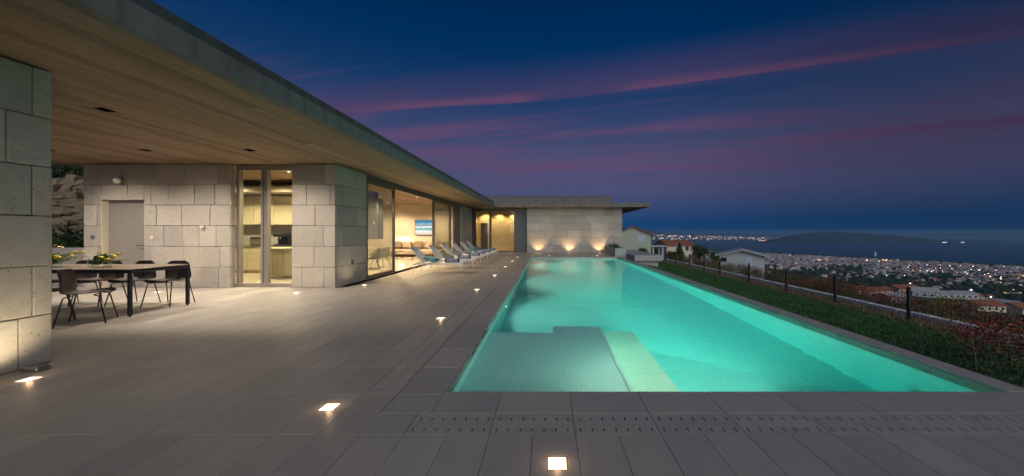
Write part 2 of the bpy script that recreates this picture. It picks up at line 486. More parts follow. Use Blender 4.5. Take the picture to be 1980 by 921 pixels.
# slotted drain slabs: 7 slots in two rows per slab
def drain_mesh():
    b = MB(); W, L, g = PL - .004, .268, .004
    rows = [(-L / 2, -.098), (-.098, -.046, 1), (-.046, .036), (.036, .092, 1), (.092, L / 2)]
    for r in rows:
        if len(r) == 2: b.box(-W / 2, W / 2, r[0], r[1], -.02, 0)
        else:
            x = -W / 2
            for i in range(7):
                sxx = -W / 2 + W * (i + .5) / 7 + (.004 if r[0] > 0 else -.004)
                b.box(x, sxx - .0052, r[0], r[1], -.02, 0); x = sxx + .0052
            b.box(x, W / 2, r[0], r[1], -.02, 0)
    return b.mesh('drain_slab', PAVER)
ME_DR = drain_mesh()
x = XL0 + PL
while x < 4.0:
    link('drain_slab', ME_DR, terrace, (x + PL / 2, (YN0 + YN1) / 2, 0)); x += PL
y = YN0 + PL
while y < YP1 - .3:
    link('drain_slab', ME_DR, terrace, ((XL0 + XD) / 2, y + PL / 2, 0), (0, 0, PI / 2)); y += PL
c = MB()   # L-shaped corner slab of the drain
z0, z1 = -.02, 0
pts = [(XL0 + .003, YN0 + .003), (XL0 + PL - .003, YN0 + .003), (XL0 + PL - .003, YN1 - .003), (XD - .003, YN1 - .003), (XD - .003, YN0 + PL - .003), (XL0 + .003, YN0 + PL - .003)]
c.poly([(p[0], p[1], z0) for p in pts] + [(p[0], p[1], z1) for p in pts], [(0, 1, 3 + 6 - 6, 4, 5)[:0] or (6, 7, 8, 9), (6, 9, 10, 11)] + [(i, (i + 1) % 6, 6 + (i + 1) % 6, 6 + i) for i in range(6)])
c.build('drain_corner_slab', PAVER, terrace)

# ================================================================ POOL
pool = empty('swimming_pool', (1.5, 11, 0), 0, 'long rectangular swimming pool glowing turquoise beside the stone terrace', 'swimming pool')
def make_mosaic(name, c1, c2, size=.033, grout=.10):
    m, t, b, pos, rnd = setup(name)
    g = t.add('ShaderNodeNewGeometry'); sn = t.add('ShaderNodeSeparateXYZ'); t.l.new(g.outputs['Normal'], sn.inputs[0])
    sp = t.add('ShaderNodeSeparateXYZ'); t.l.new(pos, sp.inputs[0])
    line = None
    for i in range(3):
        fr = t.math('FRACT', t.math('DIVIDE', sp.outputs[i], size))
        l = t.math('MULTIPLY', t.math('LESS_THAN', fr, grout), t.math('LESS_THAN', t.math('ABSOLUTE', sn.outputs[i]), .5))
        line = l if line is None else t.math('MAXIMUM', line, l)
    sc = t.add('ShaderNodeVectorMath', operation='SCALE'); t.l.new(pos, sc.inputs[0]); sc.inputs['Scale'].default_value = 1 / size
    fl = t.add('ShaderNodeVectorMath', operation='FLOOR'); t.l.new(sc.outputs[0], fl.inputs[0])
    wn = t.add('ShaderNodeTexWhiteNoise'); t.l.new(fl.outputs[0], wn.inputs[0])
    c = t.mix(wn.outputs[0], c1, c2)
    c = t.mix(line, c, tuple(x * .72 for x in c1))
    t.put(b.inputs['Base Color'], c); b.inputs['Roughness'].default_value = .5
    return m
MOS = make_mosaic('pale mosaic', (.58, .70, .68), (.68, .78, .75))
MOS2 = make_mosaic('grey shelf mosaic', (.64, .69, .66), (.70, .74, .70), .042, .08)
ZW, ZF = -.09, -1.35
b = MB()
b.box(XC - .2, XR + .2, YP0 - .2, YP1 + .2, ZF - .2, ZF)
b.box(XC - .2, XC, YP0 - .2, YP1 + .2, ZF, -.024)
b.box(XR, XR + .2, YP0 - .2, YP1 + .2, ZF, -.024)
b.box(XC, XR, YP0 - .2, YP0, ZF, -.024)
b.box(XC, XR, YP1, YP1 + .2, ZF, -.024)
b.build('basin', MOS, pool)
MB().box(XC + .001, .10, YP0 + .001, 5.25, ZF + .001, ZW - .30).box(.10, .85, YP0 + .001, 5.57, ZF + .001, ZW - .30).build('shallow_shelf', MOS2, pool)
s2 = MB().box(.853, 1.38, YP0 + .001, 5.57, ZF + .001, ZW - .56)
s2.build('lower_step', make_mosaic('cream step mosaic', (.78, .74, .58), (.84, .80, .66)), pool)
MB().box(.815, .852, YP0 + .002, 5.572, ZW - .32, ZW - .2985).build('step_nosing', make_plain('white nosing', (.75, .75, .70), .5), pool)
# waterline tiles
def band(name, ax, fixed, a0, a1, n, side):
    L = (a1 - a0) / n
    for i in range(n):
        p0 = a0 + i * L + .0025; p1 = a0 + (i + 1) * L - .0025
        m_ = MB()
        if ax == 'y': m_.cbox(min(fixed, fixed + side * .012), max(fixed, fixed + side * .012), p0, p1, -.105, -.022, .002)
        else: m_.cbox(p0, p1, min(fixed, fixed + side * .012), max(fixed, fixed + side * .012), -.105, -.022, .002)
        m_.build('waterline_tile', PAVER, pool)
band('r', 'y', XR, YP0, YP1, 28, -1)
band('l', 'y', XC, YP0, YP1, 28, 1)
band('f', 'x', YP1, XC + .013, XR - .013, 8, -1)
band('n', 'x', YP0, XC + .013, XR - .013, 8, 1)
# coping
def coping(x0, x1, y0, y1):
    MB().cbox(x0 + .0018, x1 - .0018, y0 + .0018, y1 - .0018, -.022, 0, .0025).build('coping_slab', PAVER, pool)
y = YN1
yy = [YN1, YN0 + PL] + [YN0 + PL * i for i in range(2, 30) if YN0 + PL * i < YP1 + .2] + [YP1 + .35]
for i in range(len(yy) - 1):
    coping(XD, XC if i else XC - .0, yy[i], yy[i + 1])
x = XC
xs = [XC] + [XL0 + PL * i for i in range(1, 12) if XC + .15 < XL0 + PL * i < XRO - .1] + [XRO]
for i in range(len(xs) - 1):
    coping(xs[i], xs[i + 1], YN1, YP0); coping(xs[i], xs[i + 1], YP1, YP1 + .35)
ys = [YP0 + i * (YP1 - YP0) / 28 for i in range(29)]
for i in range(28): coping(XR, XRO, ys[i], ys[i + 1])
# outer retaining face of the right coping
MB().box(XRO - .02, XRO - .004, -3, YFAR, -1.0, -.024).build('outer_wall', FASCIA, pool)

# water body: clear, absorbing red light
def make_water():
    m = bpy.data.materials.new('pool water'); m.use_nodes = True; t = NT(m.node_tree); t.n.clear()
    g = t.add('ShaderNodeBsdfGlass'); g.inputs['IOR'].default_value = 1.33; g.inputs['Roughness'].default_value = .05
    g.inputs['Color'].default_value = (1, 1, 1, 1)
    tc_ = t.add('ShaderNodeNewGeometry')
    h = t.math('ADD', t.noise(t.mapv(tc_.outputs['Position'], (1.2, 3.0, 1)), 1.0, 2, .5), t.math('MULTIPLY', t.noise(t.mapv(tc_.outputs['Position'], (4, 9, 1)), 1.0, 2, .5), .25))
    bp = t.add('ShaderNodeBump'); bp.inputs['Strength'].default_value = .35; bp.inputs['Distance'].default_value = .03
    t.put(bp.inputs['Height'], h); t.l.new(bp.outputs[0], g.inputs['Normal'])
    va_ = t.add('ShaderNodeVolumeAbsorption'); va_.inputs[0].default_value = (.0, .978, .975, 1); va_.inputs[1].default_value = .50
    vs_ = t.add('ShaderNodeVolumeScatter'); vs_.inputs[0].default_value = (.2, .97, 1, 1); vs_.inputs[1].default_value = .06
    va = t.add('ShaderNodeAddShader'); t.l.new(va_.outputs[0], va.inputs[0]); t.l.new(vs_.outputs[0], va.inputs[1])
    o = t.add('ShaderNodeOutputMaterial'); t.l.new(g.outputs[0], o.inputs[0]); t.l.new(va.outputs[0], o.inputs[1])
    return m
WATER = make_water()
wt = MB().box(XC - .03, XR + .03, YP0 - .03, YP1 + .03, ZF - .03, ZW).build('pool_water', WATER); tag(wt, kind='structure')
# underwater lights
LENS_P = emis('pool lamp lens', (.95, 1.0, .80), 14)
def pool_light(p, n, aim, W, size=95):
    r = empty('pool_light', p, 0)
    M = Matrix.Translation(Vector(p)) @ Vector(n).to_track_quat('Z', 'Y').to_matrix().to_4x4()
    rim = MB().lathe([(.052, 0), (.052, .008), (.043, .010), (.043, .004), (.0, .004)], 20); rim.v = [tuple(M @ Vector(v_)) for v_ in rim.v]
    rim.build('rim', LIGHT_RIM, r)
    ln = MB().lathe([(.0, .007), (.042, .007)], 20); ln.v = [tuple(M @ Vector(v_)) for v_ in ln.v]
    ln.build('lens', LENS_P, r)
    spot('lamp', Vector(p) + Vector(n) * .05, aim, W, (1.0, .95, .72), size, 1.0, .07, r)
    return r
PLD = [((XC + .004, 7.2, -.58), (1, 0, 0), (2.1, 7.25, -1.25), 1250, 'round underwater light on the left pool wall, nearest of three', 150),
       ((XC + .004, 11.6, -.58), (1, 0, 0), (2.1, 11.5, -1.25), 1250, 'round underwater light on the left pool wall, middle of three', 145),
       ((XC + .004, 16.4, -.58), (1, 0, 0), (2.1, 16.2, -1.25), 1250, 'round underwater light on the left pool wall, farthest of three', 145),
       ((1.62, YP0 + .016, -.24), (0, 1, 0), (.75, 5.2, -.55), 720, 'round underwater light hidden below the near pool edge beside the steps', 165)]
for p, n, aim, W, lab, sz in PLD:
    o = pool_light(p, n, aim, W, sz); tag(o, lab, 'pool light', 'underwater lights of the pool')
# stainless recessed grab rails at the left edge
for i, yy_ in enumerate((3.72, 4.28)):
    h = MB().tube([(XC + .014, yy_, -.02), (XC + .05, yy_, .012), (XC + .05, yy_ + .42, .012), (XC + .014, yy_ + .42, -.02)], .009, 8)
    o = h.build('grab_rail', STEEL, smooth=True)
    tag(o, ('nearer' if i == 0 else 'farther') + ' thin steel grab rail on the left rim of the pool', 'grab rail', 'grab rails of the pool')

# ================================================================ VILLA
villa = empty('villa', (-8, 12, 0), 0, 'flat-roofed modern villa of limestone blocks with lit glass walls along the terrace', 'house')
rb = random.Random(5)
def stone_wall(core, faces):
    """core: box dims of the backing wall; faces: list of (axis, fixed, sign, rows); rows: (z0, z1, [a0, cuts..., a1])"""
    cb = MB().box(*core).build('stone_wall', CORE, villa)
    for ax, fx, sg, rows, th in faces:
        for z0_, z1_, cuts in rows:
            for i in range(len(cuts) - 1):
                a0, a1 = cuts[i], cuts[i + 1]
                if a1 - a0 < .02: continue
                pr = rb.uniform(-.003, .003); g = .0035
                c0, c1 = sorted((fx + sg * pr, fx - sg * th))
                m_ = MB(); ch = rb.uniform(.005, .010)
                if ax == 'x': m_.cbox(a0 + g, a1 - g, c0, c1, z0_ + g, z1_ - g, ch)
                else: m_.cbox(c0, c1, a0 + g, a1 - g, z0_ + g, z1_ - g, ch)
                m_.build('stone_block', STONE, cb)
    return cb
Zr = [0, .5, 1.0, 1.5, 2.0, 2.5, 2.985]
def rows_of(a0, a1, cuts):     # cuts listed from the bottom course up
    return [(Zr[i], Zr[i + 1], [a0] + [c_ for c_ in cuts[i]] + [a1]) for i in range(6)]
# near wall (left edge of the picture)
nc = [[1.9, 2.62, 3.357], [1.6, 2.75, 3.447], [1.7, 2.85], [2.1, 2.9, 3.447], [1.5, 2.5, 3.281], [1.9, 2.7, 3.447]]
stone_wall((-5.75, FAC - .09, -1.0, 3.50, 0, 2.98), [('y', FAC - .02, 1, rows_of(-1.0, 3.586, nc), .07)])
for o_ in []: pass
nw_end = [[-5.4], [-5.5], [-5.35], [-5.5], [-5.4], [-5.5]]
villa_nw = [c_ for c_ in villa.children if c_.name.startswith('stone_wall')][-1]
for i in range(6):
    xs_ = [-5.75, nw_end[i][0], FAC - .095]
    for q in range(2):
        MB().cbox(xs_[q] + .003, xs_[q + 1] - .003, 3.505, 3.584, Zr[i] + .0035, Zr[i + 1] - .0035, .007).build('stone_block', STONE, villa_nw)
# pillar between kitchen and living room
def pxX(x, Y_=YB): return (x - CX) * Y_ / FPX
pc = [[pxX(583), pxX(626)], [pxX(607)], [pxX(626)], [pxX(609)], [pxX(592.6), pxX(638)], [pxX(627)]]
def pxF(x): return -FAC * FPX / (CX - x)
ps = [[pxF(663)], [pxF(680)], [pxF(664)], [pxF(690)], [pxF(665.6)], [pxF(685)]]
stone_wall((-6.14, FAC - .09, YB + .09, 9.80, 0, 2.98),
           [('x', YB, -1, rows_of(-6.14, FAC, pc), .08), ('y', FAC, 1, rows_of(YB + .083, 9.80, ps), .08)])
# back wall of the dining terrace with the door opening
XA, XB_ = -11.15, -7.62
DX0, DX1, DH = -10.71, -9.70, 2.146
bw = {0: [pxX(422)], 1: [pxX(289), pxX(355), pxX(425)], 2: [pxX(316), pxX(353), pxX(384.7), pxX(418)], 3: [pxX(302), pxX(351), pxX(406)],
      4: [pxX(291), pxX(325), pxX(376), pxX(415)], 5: [pxX(188), pxX(236), pxX(301), pxX(356.6), pxX(422)]}
rows = []
for i in range(6):
    z0_, z1_ = Zr[i], Zr[i + 1]
    if i == 4:
        rows.append((z0_, z1_, [XA, pxX(180), DX0])); rows.append((z0_, z1_, [DX1] + bw[i] + [XB_]))
        rows.append((DH, z1_, [DX0, pxX(246), DX1]))
    elif i < 4:
        rows.append((z0_, z1_, [XA] + ([pxX(188)] if i % 2 else []) + [DX0])); rows.append((z0_, z1_, [DX1] + bw[i] + [XB_]))
    else: rows.append((z0_, z1_, [XA] + bw[i] + [XB_]))
bwall = stone_wall((XA, DX0 - .002, YB + .09, 8.9, 0, 2.98), [('x', YB, -1, rows, .08)])
MB().box(DX1 + .002, XB_ - .01, YB + .09, 8.46, 0, 2.98).box(DX0 - .0, DX1 + .0, YB + .09, 8.9, DH + .01, 2.98).build('wall_backing', CORE, villa)
rv = [MB().cbox(XB_ - .08, XB_, YB + .083, 8.49, Zr[i] + .0035, Zr[i + 1] - .0035, .006).build('stone_block', STONE, bwall) for i in range(6)]
# door with plastered reveal
d = MB().cbox(DX0 + .005, DX1 - .005, YB + .13, YB + .17, .01, DH - .01, .003).build('door', DOORM, villa)
MB().box(DX0 - .004, DX0 + .010, YB - .004, YB + .16, 0, DH).box(DX0, DX1, YB + .002, YB + .16, DH - .012, DH + .006).build('door_reveal', PLASTER, villa)
MB().box(DX1 - .045, DX1 - .01, YB + .10, YB + .128, 0, DH - .02).build('door_gap_shade', FRAME, villa)  # dark strip standing in for the shaded gap at the door's right edge
MB().tube([(DX1 - .14, YB + .128, 1.02), (DX1 - .14, YB + .07, 1.02), (DX1 - .26, YB + .07, 1.02)], .009, 8).build('handle', STEEL, d)
# far wing wall
fc = []
base = [[-.35, .62, 1.45, 2.35, 3.1, 4.2], [-.55, .3, .95, 1.9, 2.7, 3.6, 4.45], [-.2, .45, 1.3, 2.2, 2.9, 3.75, 4.4]]
for i in range(6): fc.append([x_ + .12 * ((i * 7) % 3 - 1) for x_ in base[i % 3]])
stone_wall((-1.316, 4.98, YFAR + .09, 30, 0, 2.98), [('x', YFAR, -1, rows_of(-1.316, 5.06, fc), .08),
           ('y', 5.06, 1, [(Zr[i], Zr[i + 1], [YFAR + .083] + [YFAR + .9 + j * 1.1 + (i % 2) * .5 for j in range(6)] + [30]) for i in range(6)], .07)])
# pier at the inner corner
stone_wall((-5.6, FAC - .09, 20.85, 23.4, 0, 2.98), [('y', FAC, 1, rows_of(20.80, 23.4, [[21.6, 22.5], [22.1], [21.4, 22.6], [22.0], [21.6, 22.7], [22.2]]), .08)])
MB().box(-6.2, FAC - .01, 20.52, 20.85, 0, 2.98).build('pier_backing', PLASTER, villa)

# ---- roof: slab, fascia and board-marked soffit
roof = MB()
XRF = -3.39
roof.box(-11.9, XRF - .03, -3, 22.3, 3.16, 3.32)
roof.box(XRF - .14, XRF, -3, 22.302, 3.0, 3.22)
roof.box(-11.9, -11.76, -3, 22.3, 3.0, 3.22)
roof.box(-11.9, 6.60, 22.33, 34, 3.12, 3.26)
roof.box(XRF + .001, 6.64, 22.30, 22.44, 3.0, 3.285)
roof.box(6.50, 6.64, 22.44, 34, 3.0, 3.285)
roof = roof.build('roof', FASCIA, villa)
MB().box(XRF - .4, XRF - .022, -3, 22.6, 3.2205, 3.335).build('roof_upstand', FASCIA_DARK, roof)
MB().box(-9, 4.38, 23.6, 32, 3.26, 3.80).build('upper_roof', FASCIA, roof)
MB().box(-9.03, 4.41, 23.57, 32.03, 3.80, 3.835).build('roof_cap', SHUTTER, roof)
BW = .15
LIGHTS_C = [(-5.97, 4.70), (-5.97, 7.0), (-8.04, 4.70), (-8.04, 7.0), (-10.1, 4.70), (-10.1, 7.0)]
LIGHTS_C = [(XRF - .14 - (round((XRF - .14 - lx) / BW - .5) + .5) * BW, ly) for lx, ly in LIGHTS_C]
boards = []
ncol = int((XRF - .14 + 11.76) / BW) + 1
rbd = random.Random(9)
for i in range(ncol):
    x1 = XRF - .14 - i * BW; x0 = max(x1 - BW, -11.76)
    y = -3 + rbd.uniform(-2.5, 0)
    cuts = [-3]
    while True:
        y += 4.9
        if y > 21.8: break
        if y > -2: cuts.append(y)
    cuts.append(22.28)
    holes = [(ly - .085, ly + .085) for lx, ly in LIGHTS_C if x0 < lx < x1]
    for a, b_ in zip(cuts[:-1], cuts[1:]):
        segs = [(a, b_)]
        for h0, h1 in holes:
            ns = []
            for s0, s1 in segs:
                if s0 < h0 and h1 < s1: ns += [(s0, h0), (h1, s1)]
                else: ns.append((s0, s1))
            segs = ns
        for s0, s1 in segs: boards.append((x0, x1, s0, s1))
boards.sort(key=lambda q: q[2] + (abs(q[0]) - 3) * .3)
def board_box(m_, q):
    x0, x1, y0, y1 = q; dz = rbd.uniform(0, .003)
    m_.cbox(x0 + .0005, x1 - .0005, y0 + .0008, y1 - .0008, 3.0 + dz, 3.03, .002)
for q in boards[:296]:
    m_ = MB(); board_box(m_, q); m_.build('ceiling_board', BOARD, roof)
m_ = MB()
for q in boards[296:]: board_box(m_, q)
x = XRF
while x < 6.5:
    board_box(m_, (x, min(x + BW, 6.5), 22.44, 28.0)); board_box(m_, (x, min(x + BW, 6.5), 28.0, 34)); x += BW
m_.build('distant_ceiling_boards', BOARD, roof, kind='stuff')

# ---- glazing
def bar(x0, x1, y0, y1, z0, z1, name, par, m=FRAME, c=.003):
    return MB().cbox(x0, x1, y0, y1, z0, z1, c).build(name, m, par)
# long facade on the terrace, plane X = FAC
fw = bar(FAC - .14, FAC - .01, 9.80, 20.80, 2.79, 2.93, 'window', villa, FRAME)     # head of the window band
MB().box(FAC - .12, FAC - .04, 9.8, 20.8, 2.93, 2.995).build('head_recess', SHUTTER, fw)
bar(FAC - .14, FAC + .005, 9.803, 20.797, .001, .035, 'sill', fw, FRAME_L)
def bay(y0, y1, xo, glass=True, wd=.055, dark=False):
    z0_, z1_ = .036, 2.79
    bar(xo - .06, xo, y0, y0 + wd, z0_, z1_, 'mullion', fw); bar(xo - .06, xo, y1 - wd, y1, z0_, z1_, 'mullion', fw)
    bar(xo - .058, xo - .002, y0 + wd, y1 - wd, z0_, z0_ + .06, 'rail', fw); bar(xo - .058, xo - .002, y0 + wd, y1 - wd, z1_ - .05, z1_, 'rail', fw)
    if glass: MB().box(xo - .034, xo - .028, y0 + wd, y1 - wd, z0_ + .06, z1_ - .05).build('pane', GLASS, fw)
bay(9.80, 11.66, FAC - .01)
bay(9.98, 11.74, FAC - .075, wd=.05)
bay(15.72, 18.45, FAC - .01)
bay(15.78, 18.52, FAC - .075, wd=.05)
bay(18.45, 19.22, FAC - .01)
bar(FAC - .11, FAC - .02, 19.24, 20.78, .036, 2.79, 'shutter_panel', fw, SHUTTER)
# kitchen glazing facing the dining terrace
kg = bar(XB_ + .001, -6.142, YB + .16, YB + .28, 2.86, 2.99, 'window', villa, FRAME_L)
def pxK(x): return (x - CX) * (YB + .17) / FPX
bar(XB_ + .002, -6.143, YB + .14, YB + .30, .001, .09, 'sill', kg, FRAME_L)
for a, b_ in ((XB_ + .002, pxK(463.5)), (pxK(504), pxK(517.5)), (-6.16, -6.143)):
    bar(a, b_, YB + .165, YB + .275, .09, 2.86, 'mullion', kg, FRAME_L)
bar(pxK(509.5), pxK(511), YB + .155, YB + .166, .09, 2.86, 'mullion', kg, FRAME)
MB().box(pxK(463.5), pxK(504), YB + .21, YB + .216, .09, 2.86).build('pane', GLASS, kg)
MB().box(pxK(517.5), -6.16, YB + .23, YB + .236, .09, 2.86).build('pane', GLASS, kg)
# far wing glazing
YG = 23.62
fg = bar(-5.08, -1.318, YG - .04, YG + .12, 2.80, 2.985, 'window', villa, FRAME)
bar(-5.08, -1.318, YG - .10, YG + .12, .001, .10, 'sill', fg, FRAME)
def pxG(x): return (x - CX) * YG / FPX
for a, b_ in ((-5.08, pxG(920.5)), (pxG(946), pxG(950)), (pxG(994), pxG(999)), (pxG(1017.5), -1.319)):
    bar(a, b_, YG - .03, YG + .08, .10, 2.80, 'mullion', fg)
bar(pxG(999), pxG(1017.5), YG + .0, YG + .03, .10, 2.80, 'shutter_panel', fg, SHUTTER)
MB().box(pxG(920.5), pxG(946), YG + .02, YG + .026, .10, 2.80).build('pane', GLASS, fg)
MB().box(pxG(950), pxG(994), YG + .03, YG + .036, .10, 2.80).build('pane', GLASS, fg)
MB().box(-5.09, -1.317, YG + .121, 26.4, -.02, .012).build('interior_floor', FLOORIN, villa)
GOLD = make_plain('onyx veined interior wall', (.64, .50, .28), .5, .18, 2.5, .05, grain=(1, 1, 2.2))
MB().box(-5.3, -1.25, 25.6, 25.75, 0, 2.98).box(-1.3, -1.2, YG + .13, 25.6, 0, 2.98).box(-5.4, -5.1, 23.45, 25.6, 0, 2.98).build('interior_wall', GOLD, villa)
MB().cbox(pxG(921.5) - .02, pxG(932) + .12, 25.2, 25.3, .012, 2.05, .004).build('interior_door', FRAME, villa)

# ---- interior shell
MB().box(-11.1, FAC - .145, 8.905, 20.5, -.02, .004).box(-7.6, -6.15, YB + .305, 8.9, -.02, .0042).build('interior_floor', FLOORIN, villa)
iw = MB()
iw.box(-11.3, -6.2, 20.52, 20.8, 0, 2.995)           # back wall of the living room
iw.box(-11.3, -11.15, 8.9, 20.52, 0, 2.995)
iw.box(-11.15, -7.75, 11.95, 12.10, 0, 2.995)      # wall behind the kitchen
iw.box(-6.15, -6.03, YB + .29, 9.79, 0, 2.995)
iw.build('interior_wall', PLASTER, villa)
MB().box(-11.35, -11.301, 8.95, 34, -.3, 3.0).box(-11.3, -5.4, 25.8, 34, -.3, 3.0).box(-11.3, -6.2, 20.9, 25.8, 0, 2.99).build('rear_rooms', CORE, villa)

# ================================================================ LAMPS OF THE HOUSE
DARKIN = mat('dark lamp housing', (.002, .002, .002), 1.0, spec=0.0)
LENS_C = emis('ceiling lamp lens', (1.0, .80, .55), 12)
CL_LAB = ['recessed square ceiling light above the deck between table and roof edge', 'recessed square ceiling light nearest the kitchen glass door', 'large recessed ceiling light nearest the end of the left stone wall',
          'recessed square ceiling light over the far side of the dining table', 'recessed ceiling light over the hidden end of the terrace, nearer one', 'small lit ceiling light in front of the rear garden beside the stone wall']
CL_W = [60, 350, 16, 300, 12, 300]
for (lx, ly), lab, W in zip(LIGHTS_C, CL_LAB, CL_W):
    r = empty('ceiling_light', (lx, ly, 3.0), 0, lab, 'ceiling light', 'recessed lights in the terrace ceiling')
    h = .0745; q = .0835
    MB().box(lx - h, lx - h + .003, ly - q, ly + q, 2.999, 3.07).box(lx + h - .003, lx + h, ly - q, ly + q, 2.999, 3.07) \
        .box(lx - h + .003, lx + h - .003, ly - q, ly - q + .003, 2.999, 3.07).box(lx - h + .003, lx + h - .003, ly + q - .003, ly + q, 2.999, 3.07) \
        .box(lx - h, lx + h, ly - q, ly + q, 3.071, 3.075).build('housing', DARKIN, r)
    MB().lathe([(0, 0), (.018, 0)], 14, (lx, ly, 3.068)).build('lens', DARKIN, r)
    spot('lamp', (lx, ly - q + .029, 3.034), (lx, ly - q + .029, 0), W, (1.0, .84, .68), 150, 1.0, .004, r)

def in_light(lx, ly, W, lab, size=150, z=2.985, vis=True, col=WARM):
    r = empty('ceiling_light', (lx, ly, z), 0, lab, 'ceiling light', 'round downlights inside the house')
    MB().lathe([(.0, 0), (.034, 0)], 16, (lx, ly, z)).build('lens', LENS_C, r)
    MB().lathe([(.034, -.001), (.05, -.004), (.052, .012)], 16, (lx, ly, z)).build('rim', WHITEMET, r)
    spot('lamp', (lx, ly, z - .02), (lx, ly, 0), W, col, size, .6, .04, r)
    return r
ILW = 480
for lx, ly, W, lab in [(-6.1, 10.7, ILW, 'indoor downlight behind the first glass panel next to the pillar'), (-6.1, 13.4, ILW, 'indoor downlight near the post between closed and open glass'),
                     (-6.1, 16.3, ILW, 'indoor downlight in the middle of the open living room bay'), (-6.1, 19.0, ILW * .7, 'indoor downlight behind the farthest closed glass panel'),
                     (-8.7, 13.4, ILW, 'indoor downlight deeper inside above the indoor dining table'), (-8.7, 16.3, ILW, 'indoor downlight above the coffee table, deep inside'),
                     (-8.7, 19.0, ILW * .9, 'indoor downlight in front of the living room back wall')]:
    in_light(lx, ly, W, lab)
for lx, ly, W, lab in [(-9.6, 10.3, 250, 'kitchen downlight over the left part of the counter'), (-8.3, 10.3, 250, 'kitchen downlight over the right part of the counter'), (-7.0, 9.4, 260, 'kitchen downlight close behind the glass door')]:
    in_light(lx, ly, W, lab, 140, col=(1.0, .82, .50))
for lx, lab in [(-4.5, 'golden room downlight behind the narrow left pane, far wing'), (-3.45, 'golden room downlight at the left of the wide pane, far wing'), (-2.45, 'golden room downlight at the right of the wide pane, far wing')]:
    in_light(lx, 25.25, 130, lab, 110, col=(1.0, .70, .34))

# ---------------------------------------------------------------- square lights set into the paving
ME_RIM = MB().cbox(-.058, .058, -.058, .058, -.02, .0020, .001).mesh('rim', LIGHT_RIM)
ME_LENS = MB().box(-.050, .050, -.050, .050, -.01, .0032).mesh('lens', LENS_W)
ME_RING = MB().box(-.054, .054, -.054, -.0502, 0, .0027).box(-.054, .054, .0502, .054, 0, .0027).box(-.054, -.0502, -.0502, .0502, 0, .0027).box(.0502, .054, -.0502, .0502, 0, .0027).mesh('glow_ring', emis('amber light edge', (1.0, .50, .16), 1.6))
def floor_light(x, y, lab, grp='square lights set into the paving', W=0, aim=None, size=60, col=(1.0, .74, .48)):
    r = empty('floor_light', (x, y, 0), 0, lab, 'floor light', grp)
    link('rim', ME_RIM, r); ln_ = link('lens', ME_LENS, r); link('glow_ring', ME_RING, ln_)
    point('lamp', (x, y, .03), .35, (1.0, .62, .32), .02, r)
    if W: spot('lamp', (x, y, .02), aim, W, col, size, .8, .03, r)
    return r
floor_light(.061, 1.996, 'square floor light alone in the nearest paving row in front of the pool')
D = ['square floor light nearest the drain corner', 'square floor light beside the drain strip left of the pool steps', 'second floor light up the drain strip, level with the first pool lamp',
     'third floor light up the drain strip, right of the nearest lounger', 'fourth floor light up the drain strip, beside the middle loungers', 'fifth floor light up the drain strip, close to the far pool corner', 'last floor light of the drain strip row, at the far pool corner']
for i, lab in enumerate(D): floor_light(-1.655 + .008 * i, 2.64 + 2.745 * i, lab)
floor_light(.15, 20.25, 'left one of two floor lights behind the far pool edge')
floor_light(2.95, 20.25, 'right one of two floor lights behind the far pool edge')
for x_, lab in ((-.55, 'uplight at the foot of the far wall, leftmost of three'), (1.50, 'uplight at the foot of the far wall, middle of three'), (3.50, 'uplight at the foot of the far wall, rightmost of three')):
    floor_light(x_, YFAR - .38, lab, 'uplights washing the far stone wall', 60, (x_, YFAR + .25, 1.4), 105, (1.0, .62, .30))
floor_light(-4.69, 3.14, 'floor light washing the near left stone wall', 'floor lights along the house', 30, (-5.35, 3.1, 1.2), 120, (1.0, .80, .50))
floor_light(-4.64, 8.82, 'floor light at the pool-facing side of the stone pillar', 'floor lights along the house', 9, (-5.25, 8.9, 1.2), 110)
floor_light(-5.57, 7.71, 'floor light at the front side of the stone pillar', 'floor lights along the house', 7, (-5.62, 8.6, 1.2), 120)
floor_light(-8.73, 7.78, 'floor light behind the dining chairs in front of the terrace wall', 'floor lights along the house', 12, (-8.75, 8.6, .9), 90)
floor_light(-10.85, 7.80, 'floor light left of the grey door, half hidden behind chairs', 'floor lights along the house', 12, (-10.87, 8.6, .9), 90)
ff = MB().cbox(-5.02, -4.86, 3.30, 3.40, .001, .045, .008).build('floor_fitting', LIGHT_RIM)
tag(ff, 'small flat metal fitting on the paving at the foot of the left stone wall', 'fitting')

# small fittings on walls
r = empty('wall_lamp', (-10.2, YB, 2.58), 0, 'round clear glass wall lamp high above the grey door', 'wall lamp')
MB().lathe([(0, -.075), (.04, -.065), (.068, -.03), (.075, 0), (.068, .03), (.04, .065), (0, .075)], 20, (-10.2, YB - .11, 2.58)).build('globe', mat('frosted globe', (.75, .73, .70), .15), r, smooth=True)
MB().cbox(-10.235, -10.165, YB - .06, YB - .004, 2.60, 2.70, .01).build('bracket', STEEL, r)
o = MB().cbox(-10.97, -10.88, YB - .013, YB - .004, 1.18, 1.27, .003).build('light_switch', SHUTTER); tag(o, 'small dark switch plate left of the grey door', 'switch')
o = MB().lathe([(0, 0), (.045, .0), (.05, .012), (0, .012)], 20).build('door_bell', PLASTER); o.rotation_euler = (PI / 2, 0, 0); o.location = (-9.49, YB - .004, 1.22); tag(o, 'round pale plate on the stone right of the grey door', 'door bell')
o = MB().lathe([(0, -.03), (.03, -.03), (.04, -.01), (.04, .03), (0, .035)], 16, (-8.24, YB - .04, 1.46)).build('motion_sensor', WHITEMET, smooth=True); tag(o, 'small white sensor on the stone wall left of the kitchen glass', 'sensor')
o = MB().cbox(FAC + .006, FAC + .022, 9.03, 9.12, .51, .62, .003).build('outdoor_socket', SHUTTER); tag(o, 'small grey socket low on the pool-facing side of the pillar', 'socket')

